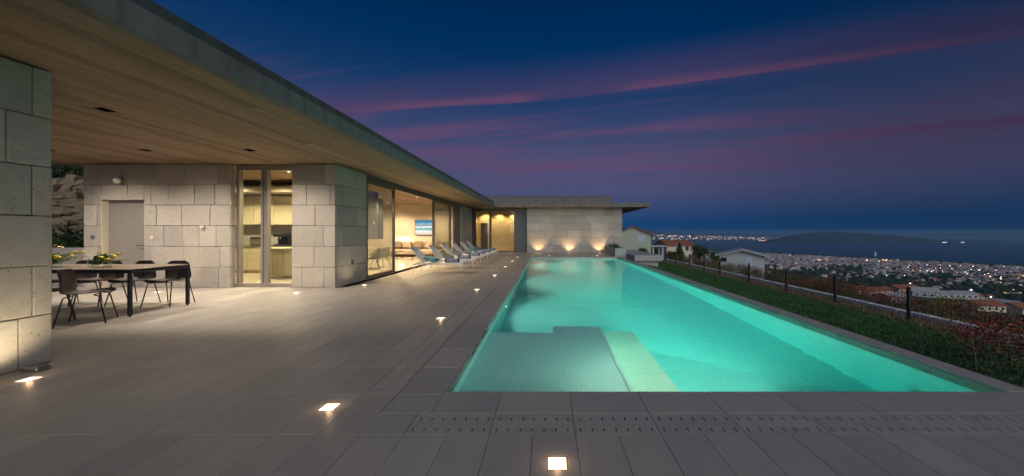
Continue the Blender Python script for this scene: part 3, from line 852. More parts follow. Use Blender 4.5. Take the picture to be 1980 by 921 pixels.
# ================================================================ DINING TABLE AND CHAIRS
TX0, TX1, TY0, TY1, TZ = -9.35, -6.56, 5.45, 6.39, .755
t = empty('dining_table', ((TX0 + TX1) / 2, (TY0 + TY1) / 2, 0), 0, 'long bronze-topped outdoor dining table with black metal legs under the roof', 'table')
MB().cbox(TX0, TX1, TY0, TY1, TZ - .012, TZ, .003).build('tabletop', TABLETOP, t)
MB().cbox(TX0 + .006, TX1 - .006, TY0 + .006, TY0 + .05, TZ - .065, TZ - .0125, .004).cbox(TX0 + .006, TX1 - .006, TY1 - .05, TY1 - .006, TZ - .065, TZ - .0125, .004) \
    .cbox(TX1 - .05, TX1 - .006, TY0 + .052, TY1 - .052, TZ - .065, TZ - .0125, .004).cbox(TX0 + .006, TX0 + .05, TY0 + .052, TY1 - .052, TZ - .065, TZ - .0125, .004).build('table_frame', BLACKM, t)
for lx in (TX0 + .03, TX1 - .03):
    for ly in (TY0 + .03, TY1 - .03):
        MB().cbox(lx - .023, lx + .023, ly - .023, ly + .023, .022, TZ - .066, .006).tube([(lx, ly, 0), (lx, ly, .0215)], .014, 8).build('leg', BLACKM, t)

def crom(P, t_):
    n = len(P) - 1; s = min(t_ * n, n - 1e-6); i = int(s); f = s - i
    p0, p1, p2, p3 = P[max(i - 1, 0)], P[i], P[i + 1], P[min(i + 2, n)]
    return tuple(.5 * ((2 * b) + (-a + c) * f + (2 * a - 5 * b + 4 * c - d) * f * f + (-a + 3 * b - 3 * c + d) * f ** 3) for a, b, c, d in zip(p0, p1, p2, p3))
def make_chair():
    r = empty('dining_chair')
    prof = [(.235, .430, .16), (.20, .450, .215), (.06, .440, .235), (-.10, .435, .235), (-.185, .465, .235), (-.225, .545, .240), (-.245, .66, .235), (-.262, .755, .205), (-.268, .80, .13)]
    def fn(u, v):
        y, z, wd = crom(prof, v); s = u * 2 - 1
        bk = max(0, min(1, (v - .45) / .3))
        xx = wd * s * (1 - .04 * bk)
        y += bk * .085 * s * s; z += (1 - bk) * .022 * s * s * (1 if v > .1 else .4)
        return (xx, y, z)
    o = MB().grid(fn, 12, 26).build('shell', SHELL, r, smooth=True)
    md = o.modifiers.new('thick', 'SOLIDIFY'); md.thickness = .009
    for sx_, sy_ in ((1, 1), (-1, 1), (1, -1), (-1, -1)):
        top = (sx_ * .15, sy_ * .10, .425); k_ = (sx_ * .205, sy_ * .16, .405); ft = (sx_ * .245, sy_ * .235, 0)
        MB().tube([top, k_, tuple(k_[i] + (ft[i] - k_[i]) * .06 for i in range(3)), ft], .0085, 8).build('leg', BLACKM, r, smooth=True)
    for sy_ in (.10, -.10): MB().tube([(-.15, sy_, .425), (.15, sy_, .425)], .008, 8).build('stretcher', BLACKM, r)
    return r
proto = make_chair()
CH = [(-6.80, 5.13, math.radians(-52), 'dark shell chair nearest the camera, turned sideways at the near side of the table'),
      (-7.50, 5.22, math.radians(-36), 'dark shell chair at the near side, half hidden behind the left stone wall'),
      (-8.35, 5.40, math.radians(0), 'dark shell chair at the near side wholly behind the left stone wall'),
      (-7.00, 6.42, math.radians(183), 'dark shell chair at the far side, at the right end of the table'),
      (-7.68, 6.44, math.radians(176), 'dark shell chair at the far side, second from the right end'),
      (-8.30, 6.44, math.radians(182), 'dark shell chair at the far side behind the right vase of tulips'),
      (-8.88, 6.50, math.radians(178), 'dark shell chair at the far side behind the left vase of tulips')]
for i, (x_, y_, a_, lab) in enumerate(CH):
    o = proto if i == 0 else copy_tree(proto)
    o.location = (x_, y_, 0); o.rotation_euler = (0, 0, a_); tag(o, lab, 'chair', 'chairs around the outdoor dining table')

# vases of tulips and glasses on the table
VGLASS = make_glass_pane('clear vase glass', (.90, .93, .92), .9)
STEM = make_leaf('tulip stem', (.10, .20, .03), (.16, .30, .06)); TLEAF = make_leaf('tulip leaf', (.07, .18, .03), (.13, .27, .06))
PET = make_leaf('yellow petal', (.80, .58, .06), (.90, .75, .15))
def glass_cup(name, x_, y_, r_, h_, lab, grp, cat):
    o = MB().lathe([(0, 0), (r_ * .92, 0), (r_, h_), (r_ - .004, h_), (r_ * .92 - .004, .008), (0, .008)], 20, (x_, y_, TZ + .0005)).build(name, VGLASS, smooth=False)
    tag(o, lab, cat, grp); return o
def tulips(x_, y_, lab, seed):
    R_ = random.Random(seed)
    r = empty('tulip_bunch', (x_, y_, TZ), 0, lab, 'flowers', 'tulips in vases on the table')
    L = MB(); 
    for i in range(9):
        a = R_.uniform(-.55, .55); rch = R_.uniform(.22, .40); hh = R_.uniform(.12, .26)
        dx, dy = math.cos(a), math.sin(a)
        P = [(x_ - .04, y_, TZ + .012), (x_ + .02 * dx, y_ + .02 * dy, TZ + .09), (x_ + rch * .55 * dx, y_ + rch * .55 * dy, TZ + hh * .85), (x_ + rch * dx, y_ + rch * dy, TZ + hh)]
        pts = [crom(P, q / 8) for q in range(9)]
        MB().tube(pts, .004, 6).build('stem', STEM, r, smooth=True)
        hd = Vector(pts[-1]); dr = (hd - Vector(pts[-2])).normalized()
        M = Matrix.Translation(hd) @ dr.to_track_quat('Z', 'Y').to_matrix().to_4x4()
        f_ = MB(); f_.lathe([(.004, 0), (.019, .012), (.022, .028), (.016, .048), (.004, .056)], 8)
        f_.v = [tuple(M @ Vector(v_)) for v_ in f_.v]; f_.build('flower', PET, r, smooth=True)
    for i in range(26):
        a = R_.uniform(-.7, .7); l_ = R_.uniform(.16, .32); h0 = R_.uniform(.05, .14); dx, dy = math.cos(a), math.sin(a); w_ = R_.uniform(.014, .024)
        st = R_.uniform(0, .14)
        def lf(u_, v_):
            ww = w_ * math.sin(PI * min(1, v_ * .9 + .08)) * (u_ * 2 - 1)
            return (x_ + dx * (st + l_ * v_) - dy * ww, y_ + dy * (st + l_ * v_) + dx * ww, TZ + h0 * .6 + math.sin(v_ * 2.2) * h0 * 1.1 + abs(u_ * 2 - 1) * .006)
        L.grid(lf, 2, 6)
    L.build('leaves', TLEAF, r, smooth=True)
glass_cup('vase', -8.42, 5.85, .055, .13, 'glass vase with the left bunch of tulips beside the stone wall edge', 'glass vases on the table', 'vase')
glass_cup('vase', -7.66, 5.85, .06, .14, 'square-looking glass vase with the right bunch of tulips', 'glass vases on the table', 'vase')
tulips(-8.40, 5.85, 'bunch of yellow tulips leaning right, at the stone wall edge', 4)
tulips(-7.64, 5.85, 'bunch of yellow tulips leaning right, in front of the grey door', 8)
glass_cup('tumbler', -8.13, 5.75, .05, .085, 'cut glass bowl on the table between the two bunches of tulips', 'cut glass bowls on the table', 'glass bowl')
glass_cup('tumbler', -7.33, 5.78, .05, .085, 'cut glass bowl on the table right of both bunches of tulips', 'cut glass bowls on the table', 'glass bowl')

# ================================================================ SUN LOUNGERS
def make_lounger():
    r = empty('sun_lounger')
    W2 = .345
    f = MB()
    for s in (-1, 1): f.cbox(-.80, .84, s * W2 - .014, s * W2 + .014, .285, .325, .006)
    f.cbox(-.80, -.772, -W2 + .015, W2 - .015, .287, .323, .005).cbox(.812, .84, -W2 + .015, W2 - .015, .287, .323, .005)
    f.build('frame', WHITEMET, r)
    for sx_, x_ in ((-1, -.74), (1, .74)):
        for s in (-1, 1):
            MB().tube([(x_, s * W2, .284), (x_ + sx_ * .07, s * (W2 + .03), 0)], [.018, .012], 8).build('leg', WHITEMET, r, smooth=True)
    def seat(u_, v_): return (-.46 + v_ * 1.28, (u_ * 2 - 1) * (W2 - .015), .333 - .012 * math.sin(PI * v_) * math.sin(PI * u_))
    o = MB().grid(seat, 8, 12).build('seat_sling', SLING, r, smooth=True); o.modifiers.new('t', 'SOLIDIFY').thickness = .012
    bx, bz = -.46, .50
    def back(u_, v_): return (-.46 - v_ * .455, (u_ * 2 - 1) * (W2 - .03), .338 + v_ * .50 - .015 * math.sin(PI * u_) * math.sin(PI * v_))
    o = MB().grid(back, 8, 10).build('back_sling', SLING, r, smooth=True); o.modifiers.new('t', 'SOLIDIFY').thickness = .012
    b_ = MB()
    for s in (-1, 1): b_.tube([(-.46, s * (W2 - .022), .332), (-.925, s * (W2 - .022), .842)], .013, 6)
    b_.tube([(-.925, -W2 + .022, .842), (-.925, W2 - .022, .842)], .013, 6)
    for s in (-1, 1): b_.tube([(-.74, s * (W2 - .05), .62), (-.60, s * (W2 - .05), .33)], .010, 6)
    b_.build('back_frame', WHITEMET, r, smooth=True)
    return r
LNG = ['first white sun lounger, nearest the camera, with a blue-grey pillow', 'second white sun lounger from the camera', 'third white sun lounger from the camera', 'fourth white sun lounger from the camera', 'fifth white sun lounger from the camera', 'sixth white sun lounger, farthest from the camera by the golden windows']
def make_stripe():
    m, t, b, pos, rnd = setup('navy striped towel')
    tc2 = t.add('ShaderNodeTexCoord'); sp = t.add('ShaderNodeSeparateXYZ'); t.l.new(tc2.outputs['Object'], sp.inputs[0])
    s_ = t.math('LESS_THAN', t.math('FRACT', t.math('MULTIPLY', sp.outputs[0], 19)), .30)
    s2_ = t.math('LESS_THAN', t.math('ABSOLUTE', sp.outputs[0]), .185)
    t.put(b.inputs['Base Color'], t.mix(t.math('MULTIPLY', s_, s2_), (.012, .055, .20), (.62, .64, .66))); b.inputs['Roughness'].default_value = .95
    bump(t, b, t.noise(pos, 140, 2, .6), .5, .004)
    return m
TOWEL = make_stripe()
PILLOW = make_plain('blue grey pillow fabric', (.11, .24, .33), .9, .2, 30, .3)
PILLOW2 = make_plain('grey pillow fabric', (.15, .19, .23), .9, .2, 30, .3)
def roll_mesh():
    b_ = MB(); n = 26; prof = []
    for i in range(15):
        x_ = -.235 + .47 * i / 14
        prof.append(x_)
    for i, x_ in enumerate(prof):
        e = abs(x_) / .235; rad = .074 * (1 - .18 * max(0, e - .86) / .14)
        for k_ in range(n):
            a = 2 * PI * k_ / n; b_.v.append((x_, rad * math.cos(a) * 1.02, rad * math.sin(a) * .96))
    for i in range(14):
        for k_ in range(n):
            k2 = (k_ + 1) % n; b_.f.append((i * n + k_, i * n + k2, (i + 1) * n + k2, (i + 1) * n + k_)); b_.m.append(0)
    b_.f.append(tuple(range(n - 1, -1, -1))); b_.m.append(0); b_.f.append(tuple(14 * n + q for q in range(n))); b_.m.append(0)
    return b_.mesh('towel', TOWEL, True)
def pillow_mesh(m_):
    def fn(u_, v_, s):
        a, b_ = u_ * 2 - 1, v_ * 2 - 1
        h_ = .065 * (max(0, 1 - a ** 4) * max(0, 1 - b_ ** 4)) ** .55
        px_ = .21 * a * (1 - .10 * b_ * b_ * 0 - .08 * (1 - b_ * b_) * 0) * (1 - .07 * (1 - abs(b_)) * abs(a)); py_ = .21 * b_ * (1 - .07 * (1 - abs(a)) * abs(b_))
        return (px_, py_, s * h_)
    q = MB(); q.grid(lambda u_, v_: fn(u_, v_, 1), 12, 12); q.grid(lambda u_, v_: fn(u_, v_, -1), 12, 12, flip=True)
    return q.mesh('pillow', m_, True)
ME_ROLL, ME_P1, ME_P2 = roll_mesh(), pillow_mesh(PILLOW), pillow_mesh(PILLOW2)
ORD = ['first', 'second', 'third', 'fourth', 'fifth', 'sixth']
lg = make_lounger()
for i in range(6):
    o = lg if i == 0 else copy_tree(lg)
    yy_ = 11.66 + 1.6 * i
    o.location = (-3.54 + rr.uniform(-.03, .03), yy_, .0); o.rotation_euler = (0, 0, rr.uniform(-.02, .02)); tag(o, LNG[i], 'sun lounger', 'sun loungers beside the pool')
    lx = o.location.x
    p = link('pillow', ME_P1 if i in (0, 4) else ME_P2, None, (lx - .30, yy_ - .03, .455), (.06, .38 + rr.uniform(-.1, .1), rr.uniform(-.15, .15)))
    tag(p, ('blue-grey' if i in (0, 4) else 'dark grey') + ' pillow resting on the %s lounger from the camera' % ORD[i], 'pillow', 'pillows on the loungers')
    if i in (1, 3): p.rotation_euler = (0, .12, .1); p.location.z = .405; p.location.x += .08
    w_ = link('towel_roll', ME_ROLL, None, (lx + .40 + rr.uniform(-.03, .03), yy_ - .08, .404), (0, 0, rr.uniform(-.06, .06)))
    tag(w_, 'navy and white striped rolled towel on the %s lounger from the camera' % ORD[i], 'towel', 'rolled towels on the loungers')

# ================================================================ FURNITURE INSIDE
CAB = make_plain('cream lacquered cabinet', (.58, .52, .36), .35, .04, 2, 0)
SPLASH = make_plain('grey splashback', (.46, .44, .38), .3, .06, 3, 0)
WORKTOP = make_plain('dark grey worktop', (.16, .15, .135), .3, .1, 6, 0)
r = empty('kitchen_unit', (-9.4, 11.6, 0), 0, 'cream kitchen unit with drawers below a grey splashback, behind the glass door', 'kitchen unit')
MB().cbox(-11.1, -7.8, 11.36, 11.93, .10, .86, .003).box(-11.1, -7.8, 11.42, 11.93, .006, .10).build('carcass', CAB, r)
MB().cbox(-11.12, -7.78, 11.31, 11.935, .861, .90, .003).build('worktop', WORKTOP, r)
MB().box(-11.1, -7.78, 11.90, 11.94, .902, 1.60).build('splashback', SPLASH, r)
for i in range(5):
    xa = -11.1 + i * .66
    for z0_, z1_ in ((.12, .46), (.47, .66), (.67, .85)):
        MB().cbox(xa + .004, xa + .656, 11.335, 11.358, z0_, z1_, .003).build('drawer_front', CAB, r)
    MB().cbox(xa + .003, xa + .657, 11.56, 11.93, 1.602, 2.56, .003).build('wall_cabinet', CAB, r)
MB().cbox(-11.1, -7.6, 10.9, 11.93, 2.62, 2.80, .004).build('extractor_beam', PLASTER, r)
r = empty('toaster', (-9.62, 11.6, .9), 0, 'steel toaster with black lever standing on the left of the kitchen worktop', 'toaster')
MB().cbox(-9.86, -9.42, 11.46, 11.70, .905, 1.16, .04).build('body', STEEL, r)
MB().cbox(-9.84, -9.44, 11.49, 11.67, 1.161, 1.19, .01).tube([(-9.41, 11.58, 1.08), (-9.36, 11.58, 1.08)], .015, 8).build('lever', BLACKM, r)
r = empty('coffee_machine', (-8.83, 11.6, .9), 0, 'dark espresso machine with steel front on the right of the kitchen worktop', 'coffee machine')
MB().cbox(-9.03, -8.66, 11.45, 11.80, .905, .95, .01).cbox(-9.03, -8.66, 11.62, 11.80, .951, 1.20, .02).cbox(-9.05, -8.64, 11.42, 11.82, 1.20, 1.31, .03).build('body', BLACKM, r)
MB().tube([(-8.85, 11.52, 1.20), (-8.85, 11.52, 1.12)], .03, 10).build('group_head', STEEL, r)
r = empty('kitchen_island', (-7.6, 10.4, 0), 0, 'cream kitchen island with ribbed front behind the right pane of the glass door', 'kitchen island')
MB().cbox(-8.25, -6.6, 10.0, 10.75, .08, .85, .004).build('body', CAB, r)
MB().cbox(-8.30, -6.55, 9.95, 10.8, .851, .89, .003).build('worktop', CAB, r)
for i in range(24): MB().box(-8.24 + i * .068, -8.20 + i * .068, 9.985, 9.999, .10, .84).build('front_slat', CAB, r)

SOFA = make_plain('beige sofa fabric', (.40, .34, .26), .95, .12, 25, .3); CUSH = make_plain('taupe cushion fabric', (.24, .19, .14), .95, .15, 25, .3)
r = empty('sofa', (-7.6, 19.5, 0), 0, 'long beige corner sofa along the living room back wall under the screen', 'sofa')
MB().cbox(-8.9, -5.7, 18.9, 20.1, .14, .40, .05).build('seat', SOFA, r)
MB().cbox(-8.9, -5.7, 20.0, 20.35, .405, .80, .06).build('backrest', SOFA, r)
for i, x_ in enumerate((-8.6, -8.0, -7.35, -6.7, -6.1)):
    o = MB().cbox(-.27, .27, -.09, .09, -.20, .20, .07).build('back_cushion', CUSH if i % 2 == 0 else SOFA, r, world=False); o.location = Vector((x_, 19.86, .64)) - wloc(r); o.rotation_euler = (-.25, 0, rr.uniform(-.1, .1))
for x_ in (-8.8, -5.8):
    for y_ in (19.0, 20.2): MB().box(x_ - .03, x_ + .03, y_ - .03, y_ + .03, .006, .14).build('leg', BLACKM, r)
for i, (x_, y_, s_, h_) in enumerate(((-7.95, 17.7, .42, .42), (-6.9, 17.2, .38, .32))):
    r = empty('coffee_table', (x_, y_, 0), 0, ['taller dark wire-frame coffee table in front of the sofa', 'lower dark wire-frame coffee table nearer the open glass'][i], 'coffee table', 'coffee tables in the living room')
    MB().cbox(x_ - s_, x_ + s_, y_ - s_ * .8, y_ + s_ * .8, h_ - .02, h_, .004).build('top', TABLETOP, r)
    for a in (-1, 1):
        for b_ in (-1, 1): MB().box(x_ + a * (s_ - .02) - .01, x_ + a * (s_ - .02) + .01, y_ + b_ * (s_ * .8 - .02) - .01, y_ + b_ * (s_ * .8 - .02) + .01, .006, h_ - .021).build('leg', BLACKM, r)
r = empty('table_lamp', (-8.62, 19.75, 0), 0, 'lit lamp with a wide shade glowing against the back wall left of the sofa', 'lamp')
MB().tube([(-8.55, 20.42, .006), (-8.55, 20.42, 1.02), (-8.50, 20.25, 1.12)], .012, 8).build('stand', BLACKM, r)
MB().lathe([(.06, .08), (.17, 0), (.165, -.004), (.055, .076)], 20, (-8.47, 20.22, 1.05)).build('lamp_shade', WHITEMET, r, smooth=True)
MB().lathe([(0, -.04), (.035, -.025), (.04, 0), (.02, .04)], 14, (-8.47, 20.22, 1.05)).build('bulb', emis('lamp bulb', (1, .85, .6), 40), r, smooth=True)
point('lamp', (-8.47, 20.22, 1.0), 22, (1, .82, .55), .05, r)
# wall screen with a plain sea and beach picture
def make_picture():
    m, t, b, pos, rnd = setup('sea picture')
    sp = t.add('ShaderNodeSeparateXYZ'); t.l.new(pos, sp.inputs[0])
    n = t.noise(t.mapv(pos, (2.2, 1, 9)), 1.6, 5, .7, .8)
    v_ = t.math('ADD', t.math('DIVIDE', t.math('SUBTRACT', sp.outputs[2], 1.22), .84), t.math('MULTIPLY', t.math('SUBTRACT', n, .5), .30))
    c = t.ramp(v_, [(0.0, (.70, .60, .42)), (.14, (.78, .72, .58)), (.24, (.85, .88, .86)), (.34, (.25, .50, .48)), (.44, (.07, .35, .38)), (.52, (.85, .90, .92)), (.60, (.30, .52, .58)), (.68, (.10, .20, .26)), (.74, (.45, .50, .50)), (.82, (.02, .26, .50)), (1.0, (.02, .20, .42))])
    t.put(b.inputs['Base Color'], (0.02, .02, .02)); t.put(b.inputs['Emission Color'], c); b.inputs['Emission Strength'].default_value = 1.1
    b.inputs['Roughness'].default_value = .25
    return m
r = empty('wall_screen', (-7.2, 20.5, 1.65), 0, 'bright picture of surf on a beach hanging on the living room back wall', 'picture')
MB().cbox(-7.78, -6.60, 20.46, 20.517, 1.19, 2.09, .006).build('picture_frame', BLACKM, r)
MB().box(-7.755, -6.625, 20.452, 20.459, 1.215, 2.065).build('picture', make_picture(), r)
# hanging dark panel and pale niche seen through the first pane
r = empty('fireplace_hood', (-7.2, 14, 2), 0, 'dark grey hanging box seen through the first glass panel', 'hood')
MB().cbox(-7.9, -6.83, 14.0, 14.5, 1.07, 2.72, .01).box(-7.7, -7.0, 14.1, 14.4, 2.72, 2.995).build('hood', SHUTTER, r)
MB().cbox(-7.0, -6.96, 13.985, 13.999, 1.7, 1.78, .003).build('button', WHITEMET, r)
r = empty('indoor_table', (-7.35, 13.1, 0), 0, 'pale round-edged indoor dining table behind the first glass panel', 'table')
MB().cbox(-8.4, -6.75, 12.6, 13.5, .71, .745, .015).build('tabletop', CAB, r)
for x_ in (-8.2, -6.95):
    for y_ in (12.75, 13.35): MB().tube([(x_, y_, .006), (x_, y_, .709)], .022, 8).build('leg', BLACKM, r)
ACH = make_plain('grey green armchair fabric', (.25, .24, .18), .95, .12, 25, .3)
def armchair():
    r = empty('armchair')
    def sh(u_, v_):
        a = PI * (1.08 * u_ - .04) + PI; rad = .31 + .03 * v_
        hh = .40 + v_ * (.20 + .20 * math.sin(PI * u_))
        return (rad * math.cos(a), rad * math.sin(a) * .92, hh)
    o = MB().grid(sh, 18, 5).build('backrest', ACH, r, smooth=True); o.modifiers.new('t', 'SOLIDIFY').thickness = .045
    MB().lathe([(0, .38), (.27, .38), (.30, .41), (.29, .47), (.2, .49), (0, .49)], 20).build('seat', ACH, r, smooth=True)
    for sx_ in (-1, 1):
        for sy_ in (-1, 1): MB().tube([(sx_ * .16, sy_ * .16, .38), (sx_ * .27, sy_ * .27, 0)], [.017, .010], 7).build('leg', BLACKM, r)
    return r
ac = armchair()
for i, (x_, y_, a_, lab) in enumerate(((-6.35, 12.55, 2.0, 'grey-green armchair nearest the first glass panel'), (-6.45, 13.45, 1.5, 'grey-green armchair behind the nearest indoor armchair'), (-7.2, 12.2, .1, 'grey-green armchair in front of the indoor dining table'), (-7.6, 13.9, 3.1, 'grey-green armchair on the far side of the indoor dining table'))):
    o = ac if i == 0 else copy_tree(ac); o.location = (x_, y_, .005); o.rotation_euler = (0, 0, a_); tag(o, lab, 'armchair', 'armchairs around the indoor table')

# ================================================================ PLANTER AND LOW BLOCK RIGHT OF THE FAR WALL
RENDER_ = make_concrete('pale blue grey render', (.33, .35, .36), (.42, .44, .45), .8, False)
pl = empty('planter', (4.1, 20, 0), 0, 'white walled planter with a low green hedge at the far pool corner', 'planter')
MB().cbox(3.80, 3.90, 19.22, 23.1, -.5, .478, .005).cbox(3.90, 4.43, 19.22, 19.32, -.5, .478, .005).cbox(4.33, 4.43, 19.32, 23.1, -.5, .478, .005).build('wall', RENDER_, pl)
MB().box(3.90, 4.33, 19.32, 23.1, -.5, .42).build('soil', make_plain('dark soil', (.04, .03, .02), .95, .3, 12, .4), pl)
lb = MB().cbox(4.44, 5.84, 17.5, 23.0, -.10, .20, .01).cbox(4.5, 5.7, 17.7, 22.9, -1.6, -.101, .01).build('lower_terrace_slab', RENDER_)
tag(lb, 'low blue-grey slab stepping down to the lawn behind the planter', 'slab')

# ================================================================ LEAVES
def leaf_cloud(n, rx, ry, rz, cz, size, seed, gaps=.55, clumps=None, hollow=.35):
    """many small leaf quads gathered in clumps inside an ellipsoid"""
    g = np.random.default_rng(seed)
    k = clumps or max(6, n // 45)
    cc = g.normal(size=(k, 3)); cc /= np.linalg.norm(cc, axis=1)[:, None]; cc *= (hollow + (1 - hollow) * g.random((k, 1)) ** .5)
    cc *= [rx, ry, rz]
    idx = g.integers(0, k, n); s = min(rx, ry, rz) * gaps
    P = cc[idx] + g.normal(size=(n, 3)) * s * .42; P[:, 2] += cz
    a = g.normal(size=(n, 3)); a /= np.linalg.norm(a, axis=1)[:, None]
    b = np.cross(a, g.normal(size=(n, 3))); b /= np.linalg.norm(b, axis=1)[:, None]
    L = size * (.6 + .8 * g.random((n, 1))); W = L * .42
    V = np.stack([P - a * L * .5, P + b * W * .5, P + a * L * .5, P - b * W * .5], 1).reshape(-1, 3)
    return V, idx
def quads_mesh(name, V, mats, mi=None):
    n = len(V) // 4
    me = bpy.data.meshes.new(name); me.vertices.add(4 * n); me.vertices.foreach_set('co', V.astype(np.float32).ravel())
    me.loops.add(4 * n); me.loops.foreach_set('vertex_index', np.arange(4 * n, dtype=np.int32))
    me.polygons.add(n); me.polygons.foreach_set('loop_start', np.arange(0, 4 * n, 4, dtype=np.int32))
    try: me.polygons.foreach_set('loop_total', np.full(n, 4, dtype=np.int32))
    except Exception: pass
    for m in mats: me.materials.append(m)
    if mi is not None: me.polygons.foreach_set('material_index', mi.astype(np.int32))
    me.update(calc_edges=True); me.validate()
    return me
L_GREEN = make_leaf('dark green leaf', (.035, .075, .025), (.075, .13, .04))
L_OLIVE = make_leaf('olive leaf', (.06, .075, .03), (.11, .12, .05))
L_RED = make_leaf('red young leaf', (.18, .028, .025), (.30, .06, .045))
L_YEL = make_leaf('yellow green leaf', (.26, .22, .03), (.42, .34, .05))
BARK = make_plain('grey brown bark', (.16, .13, .10), .9, .25, 20, .5)
def woody(name, h, r0, seed, nb=5, spread=.5, crown=None, start=.25):
    R_ = random.Random(seed); m_ = MB(); top = (R_.uniform(-.08, .08) * h, R_.uniform(-.08, .08) * h, h * .8)
    m_.tube([(0, 0, -.15), (top[0] * .4, top[1] * .4, h * .4), top], [r0, r0 * .7, r0 * .25], 7)
    for i in range(nb):
        a = R_.uniform(0, 6.28); zz_ = h * R_.uniform(start, .65); l_ = h * spread * R_.uniform(.6, 1)
        m_.tube([(top[0] * .4, top[1] * .4, zz_), (math.cos(a) * l_ * .5, math.sin(a) * l_ * .5, zz_ + l_ * .35), (math.cos(a) * l_, math.sin(a) * l_, zz_ + l_ * .8)], [r0 * .5, r0 * .3, r0 * .1], 5)
    return m_.mesh(name, BARK, True)
def shrub_protos(kind, seed, n=900, h=.9, r=.5, leaf=.055):
    V, idx = leaf_cloud(n, r, r, h * .46, h * .58, leaf, seed, gaps=.6)
    if kind == 'red':
        z_ = V.reshape(-1, 4, 3)[:, 0, 2]; g = np.random.default_rng(seed + 1); mi = ((z_ + g.normal(size=len(z_)) * .14 * h) > h * .62).astype(int)
        me = quads_mesh('crown', V, [L_OLIVE, L_RED], mi)
    elif kind == 'yellow': me = quads_mesh('crown', V, [L_OLIVE, L_YEL], (idx % 3 != 0).astype(int))
    elif kind == 'green': me = quads_mesh('crown', V, [L_GREEN, L_OLIVE], (idx % 3 == 0).astype(int))
    return me, woody('trunk', h, .018 * h / .9, seed, 6, .45)
PR = {}
for kd, sd_ in (('red', 21), ('red', 22), ('red', 23), ('green', 31), ('green', 32), ('yellow', 41), ('yellow', 42)):
    PR.setdefault(kd, []).append(shrub_protos(kd, sd_))
def plant(name, kd, var, x_, y_, z_, s, rz, lab, cat='shrub', grp=None, sz=None):
    cm, tm = PR[kd][var % len(PR[kd])]
    r = empty(name, (x_, y_, z_), rz, lab, cat, grp); r.scale = (s, s, sz or s)
    link('crown', cm, r); link('trunk', tm, r)
    return r
# hedge in the planter
V, _ = leaf_cloud(1500, .2, 1.8, .14, .52, .05, 5, gaps=1.1)
hp = link('hedge', quads_mesh('hedge', V, [L_GREEN]), None, (4.11, 21.2, 0)); tag(hp, 'low clipped dark green hedge growing in the white planter', 'hedge')

# ================================================================ LAWN, KERB, FENCE
HP = [(-50, -1.6), (0, -1.6), (17, -1.75), (25, -2.05), (70, -5.2), (112, -9.0), (350, -44), (650, -85), (1000, -106), (1600, -116), (2200, -119.3), (2290, -120.3), (2400, -124), (6000, -135), (90000, -140)]
def hgt(x_, y_):
    p = np.maximum(x_, 0) + .55 * y_
    a_ = np.interp(p, [a for a, _ in HP], [b for _, b in HP])
    b_ = np.interp(p, [17, 22, 35, 60, 100, 188, 280, 320, 345, 380, 420, 470], [-1.75, -4.4, -8, -12, -17.5, -25.6, -31.8, -34.2, -35.2, -42, -50, -60])
    q = np.clip((x_ / (np.abs(y_) + 1) - .45) / .35, 0, 1) * (p > 17) * (p < 470)
    return a_ + (b_ - a_) * q * q * (3 - 2 * q)
def lawn_z(x_): return np.interp(x_, [4.0, 10.4, 11.5, 12.6, 13.2], [-.14, -1.25, -1.36, -1.40, -1.9])
GRASS = make_plain('mown lawn', (.035, .085, .022), .9, .35, 3, .6)
DRY = make_plain('dry grass and soil strip', (.17, .14, .085), .95, .35, 5, .8)
def sheet(name, xs_, ys_, zf, m_):
    b_ = MB(); nx, ny = len(xs_), len(ys_)
    for yv in ys_:
        for xv in xs_: b_.v.append((xv, yv, zf(xv, yv)))
    for j in range(ny - 1):
        for i in range(nx - 1): b_.f.append((j * nx + i, j * nx + i + 1, (j + 1) * nx + i + 1, (j + 1) * nx + i)); b_.m.append(0)
    return b_.build(name, m_, smooth=True)
rl = np.random.default_rng(8)
lw = sheet('lawn', np.linspace(4.085, 9.95, 22), np.linspace(-3, 34, 90), lambda a, b: float(lawn_z(a)) + float(rl.normal()) * .008, GRASS); tag(lw, kind='structure')
vg = sheet('verge', np.linspace(9.95, 13.3, 14), np.linspace(-3, 34, 130), lambda a, b: float(lawn_z(a)) + float(rl.normal()) * .03 * (a > 10), DRY); tag(vg, kind='structure')
kb = empty('kerb', (11.72, 12, -1.38), 0); kb['kind'] = 'structure'
KERB = make_plain('pale blue-white kerb stone', (.70, .74, .78), .8, .12, 5, .3)
for i in range(60):
    y0 = 3 + i * .5
    MB().cbox(11.62 + rr.uniform(-.01, .01), 11.85, y0 + .004, y0 + .496, -1.5, -1.21 + rr.uniform(-.008, .008), .012).build('kerb_stone', KERB, kb)
fe = empty('garden_fence', (10.42, 12, -1.25), 0, 'black wire mesh fence with square posts along the lower edge of the lawn', 'fence')
FYS = [4.9, 7.45, 10.0, 12.55, 15.1, 17.9, 20.9, 23.0, 25.3, 28.0, 30.5]
FX = 10.45
for y_ in FYS:
    MB().cbox(FX - .036, FX + .036, y_ - .036, y_ + .036, -1.45, -.24, .006).build('post', BLACKM, fe)
for a, b_ in zip(FYS[:-1], FYS[1:]):
    m_ = MB(); y = a + .1
    while y < b_ - .06: m_.box(FX - .0022, FX + .0022, y - .0022, y + .0022, -1.22, -.36); y += .10
    for z_ in (-1.18, -.98, -.78, -.58, -.40): m_.box(FX - .006, FX - .0025, a + .046, b_ - .046, z_ - .0025, z_ + .0025)
    m_.build('mesh_panel', BLACKM, fe)
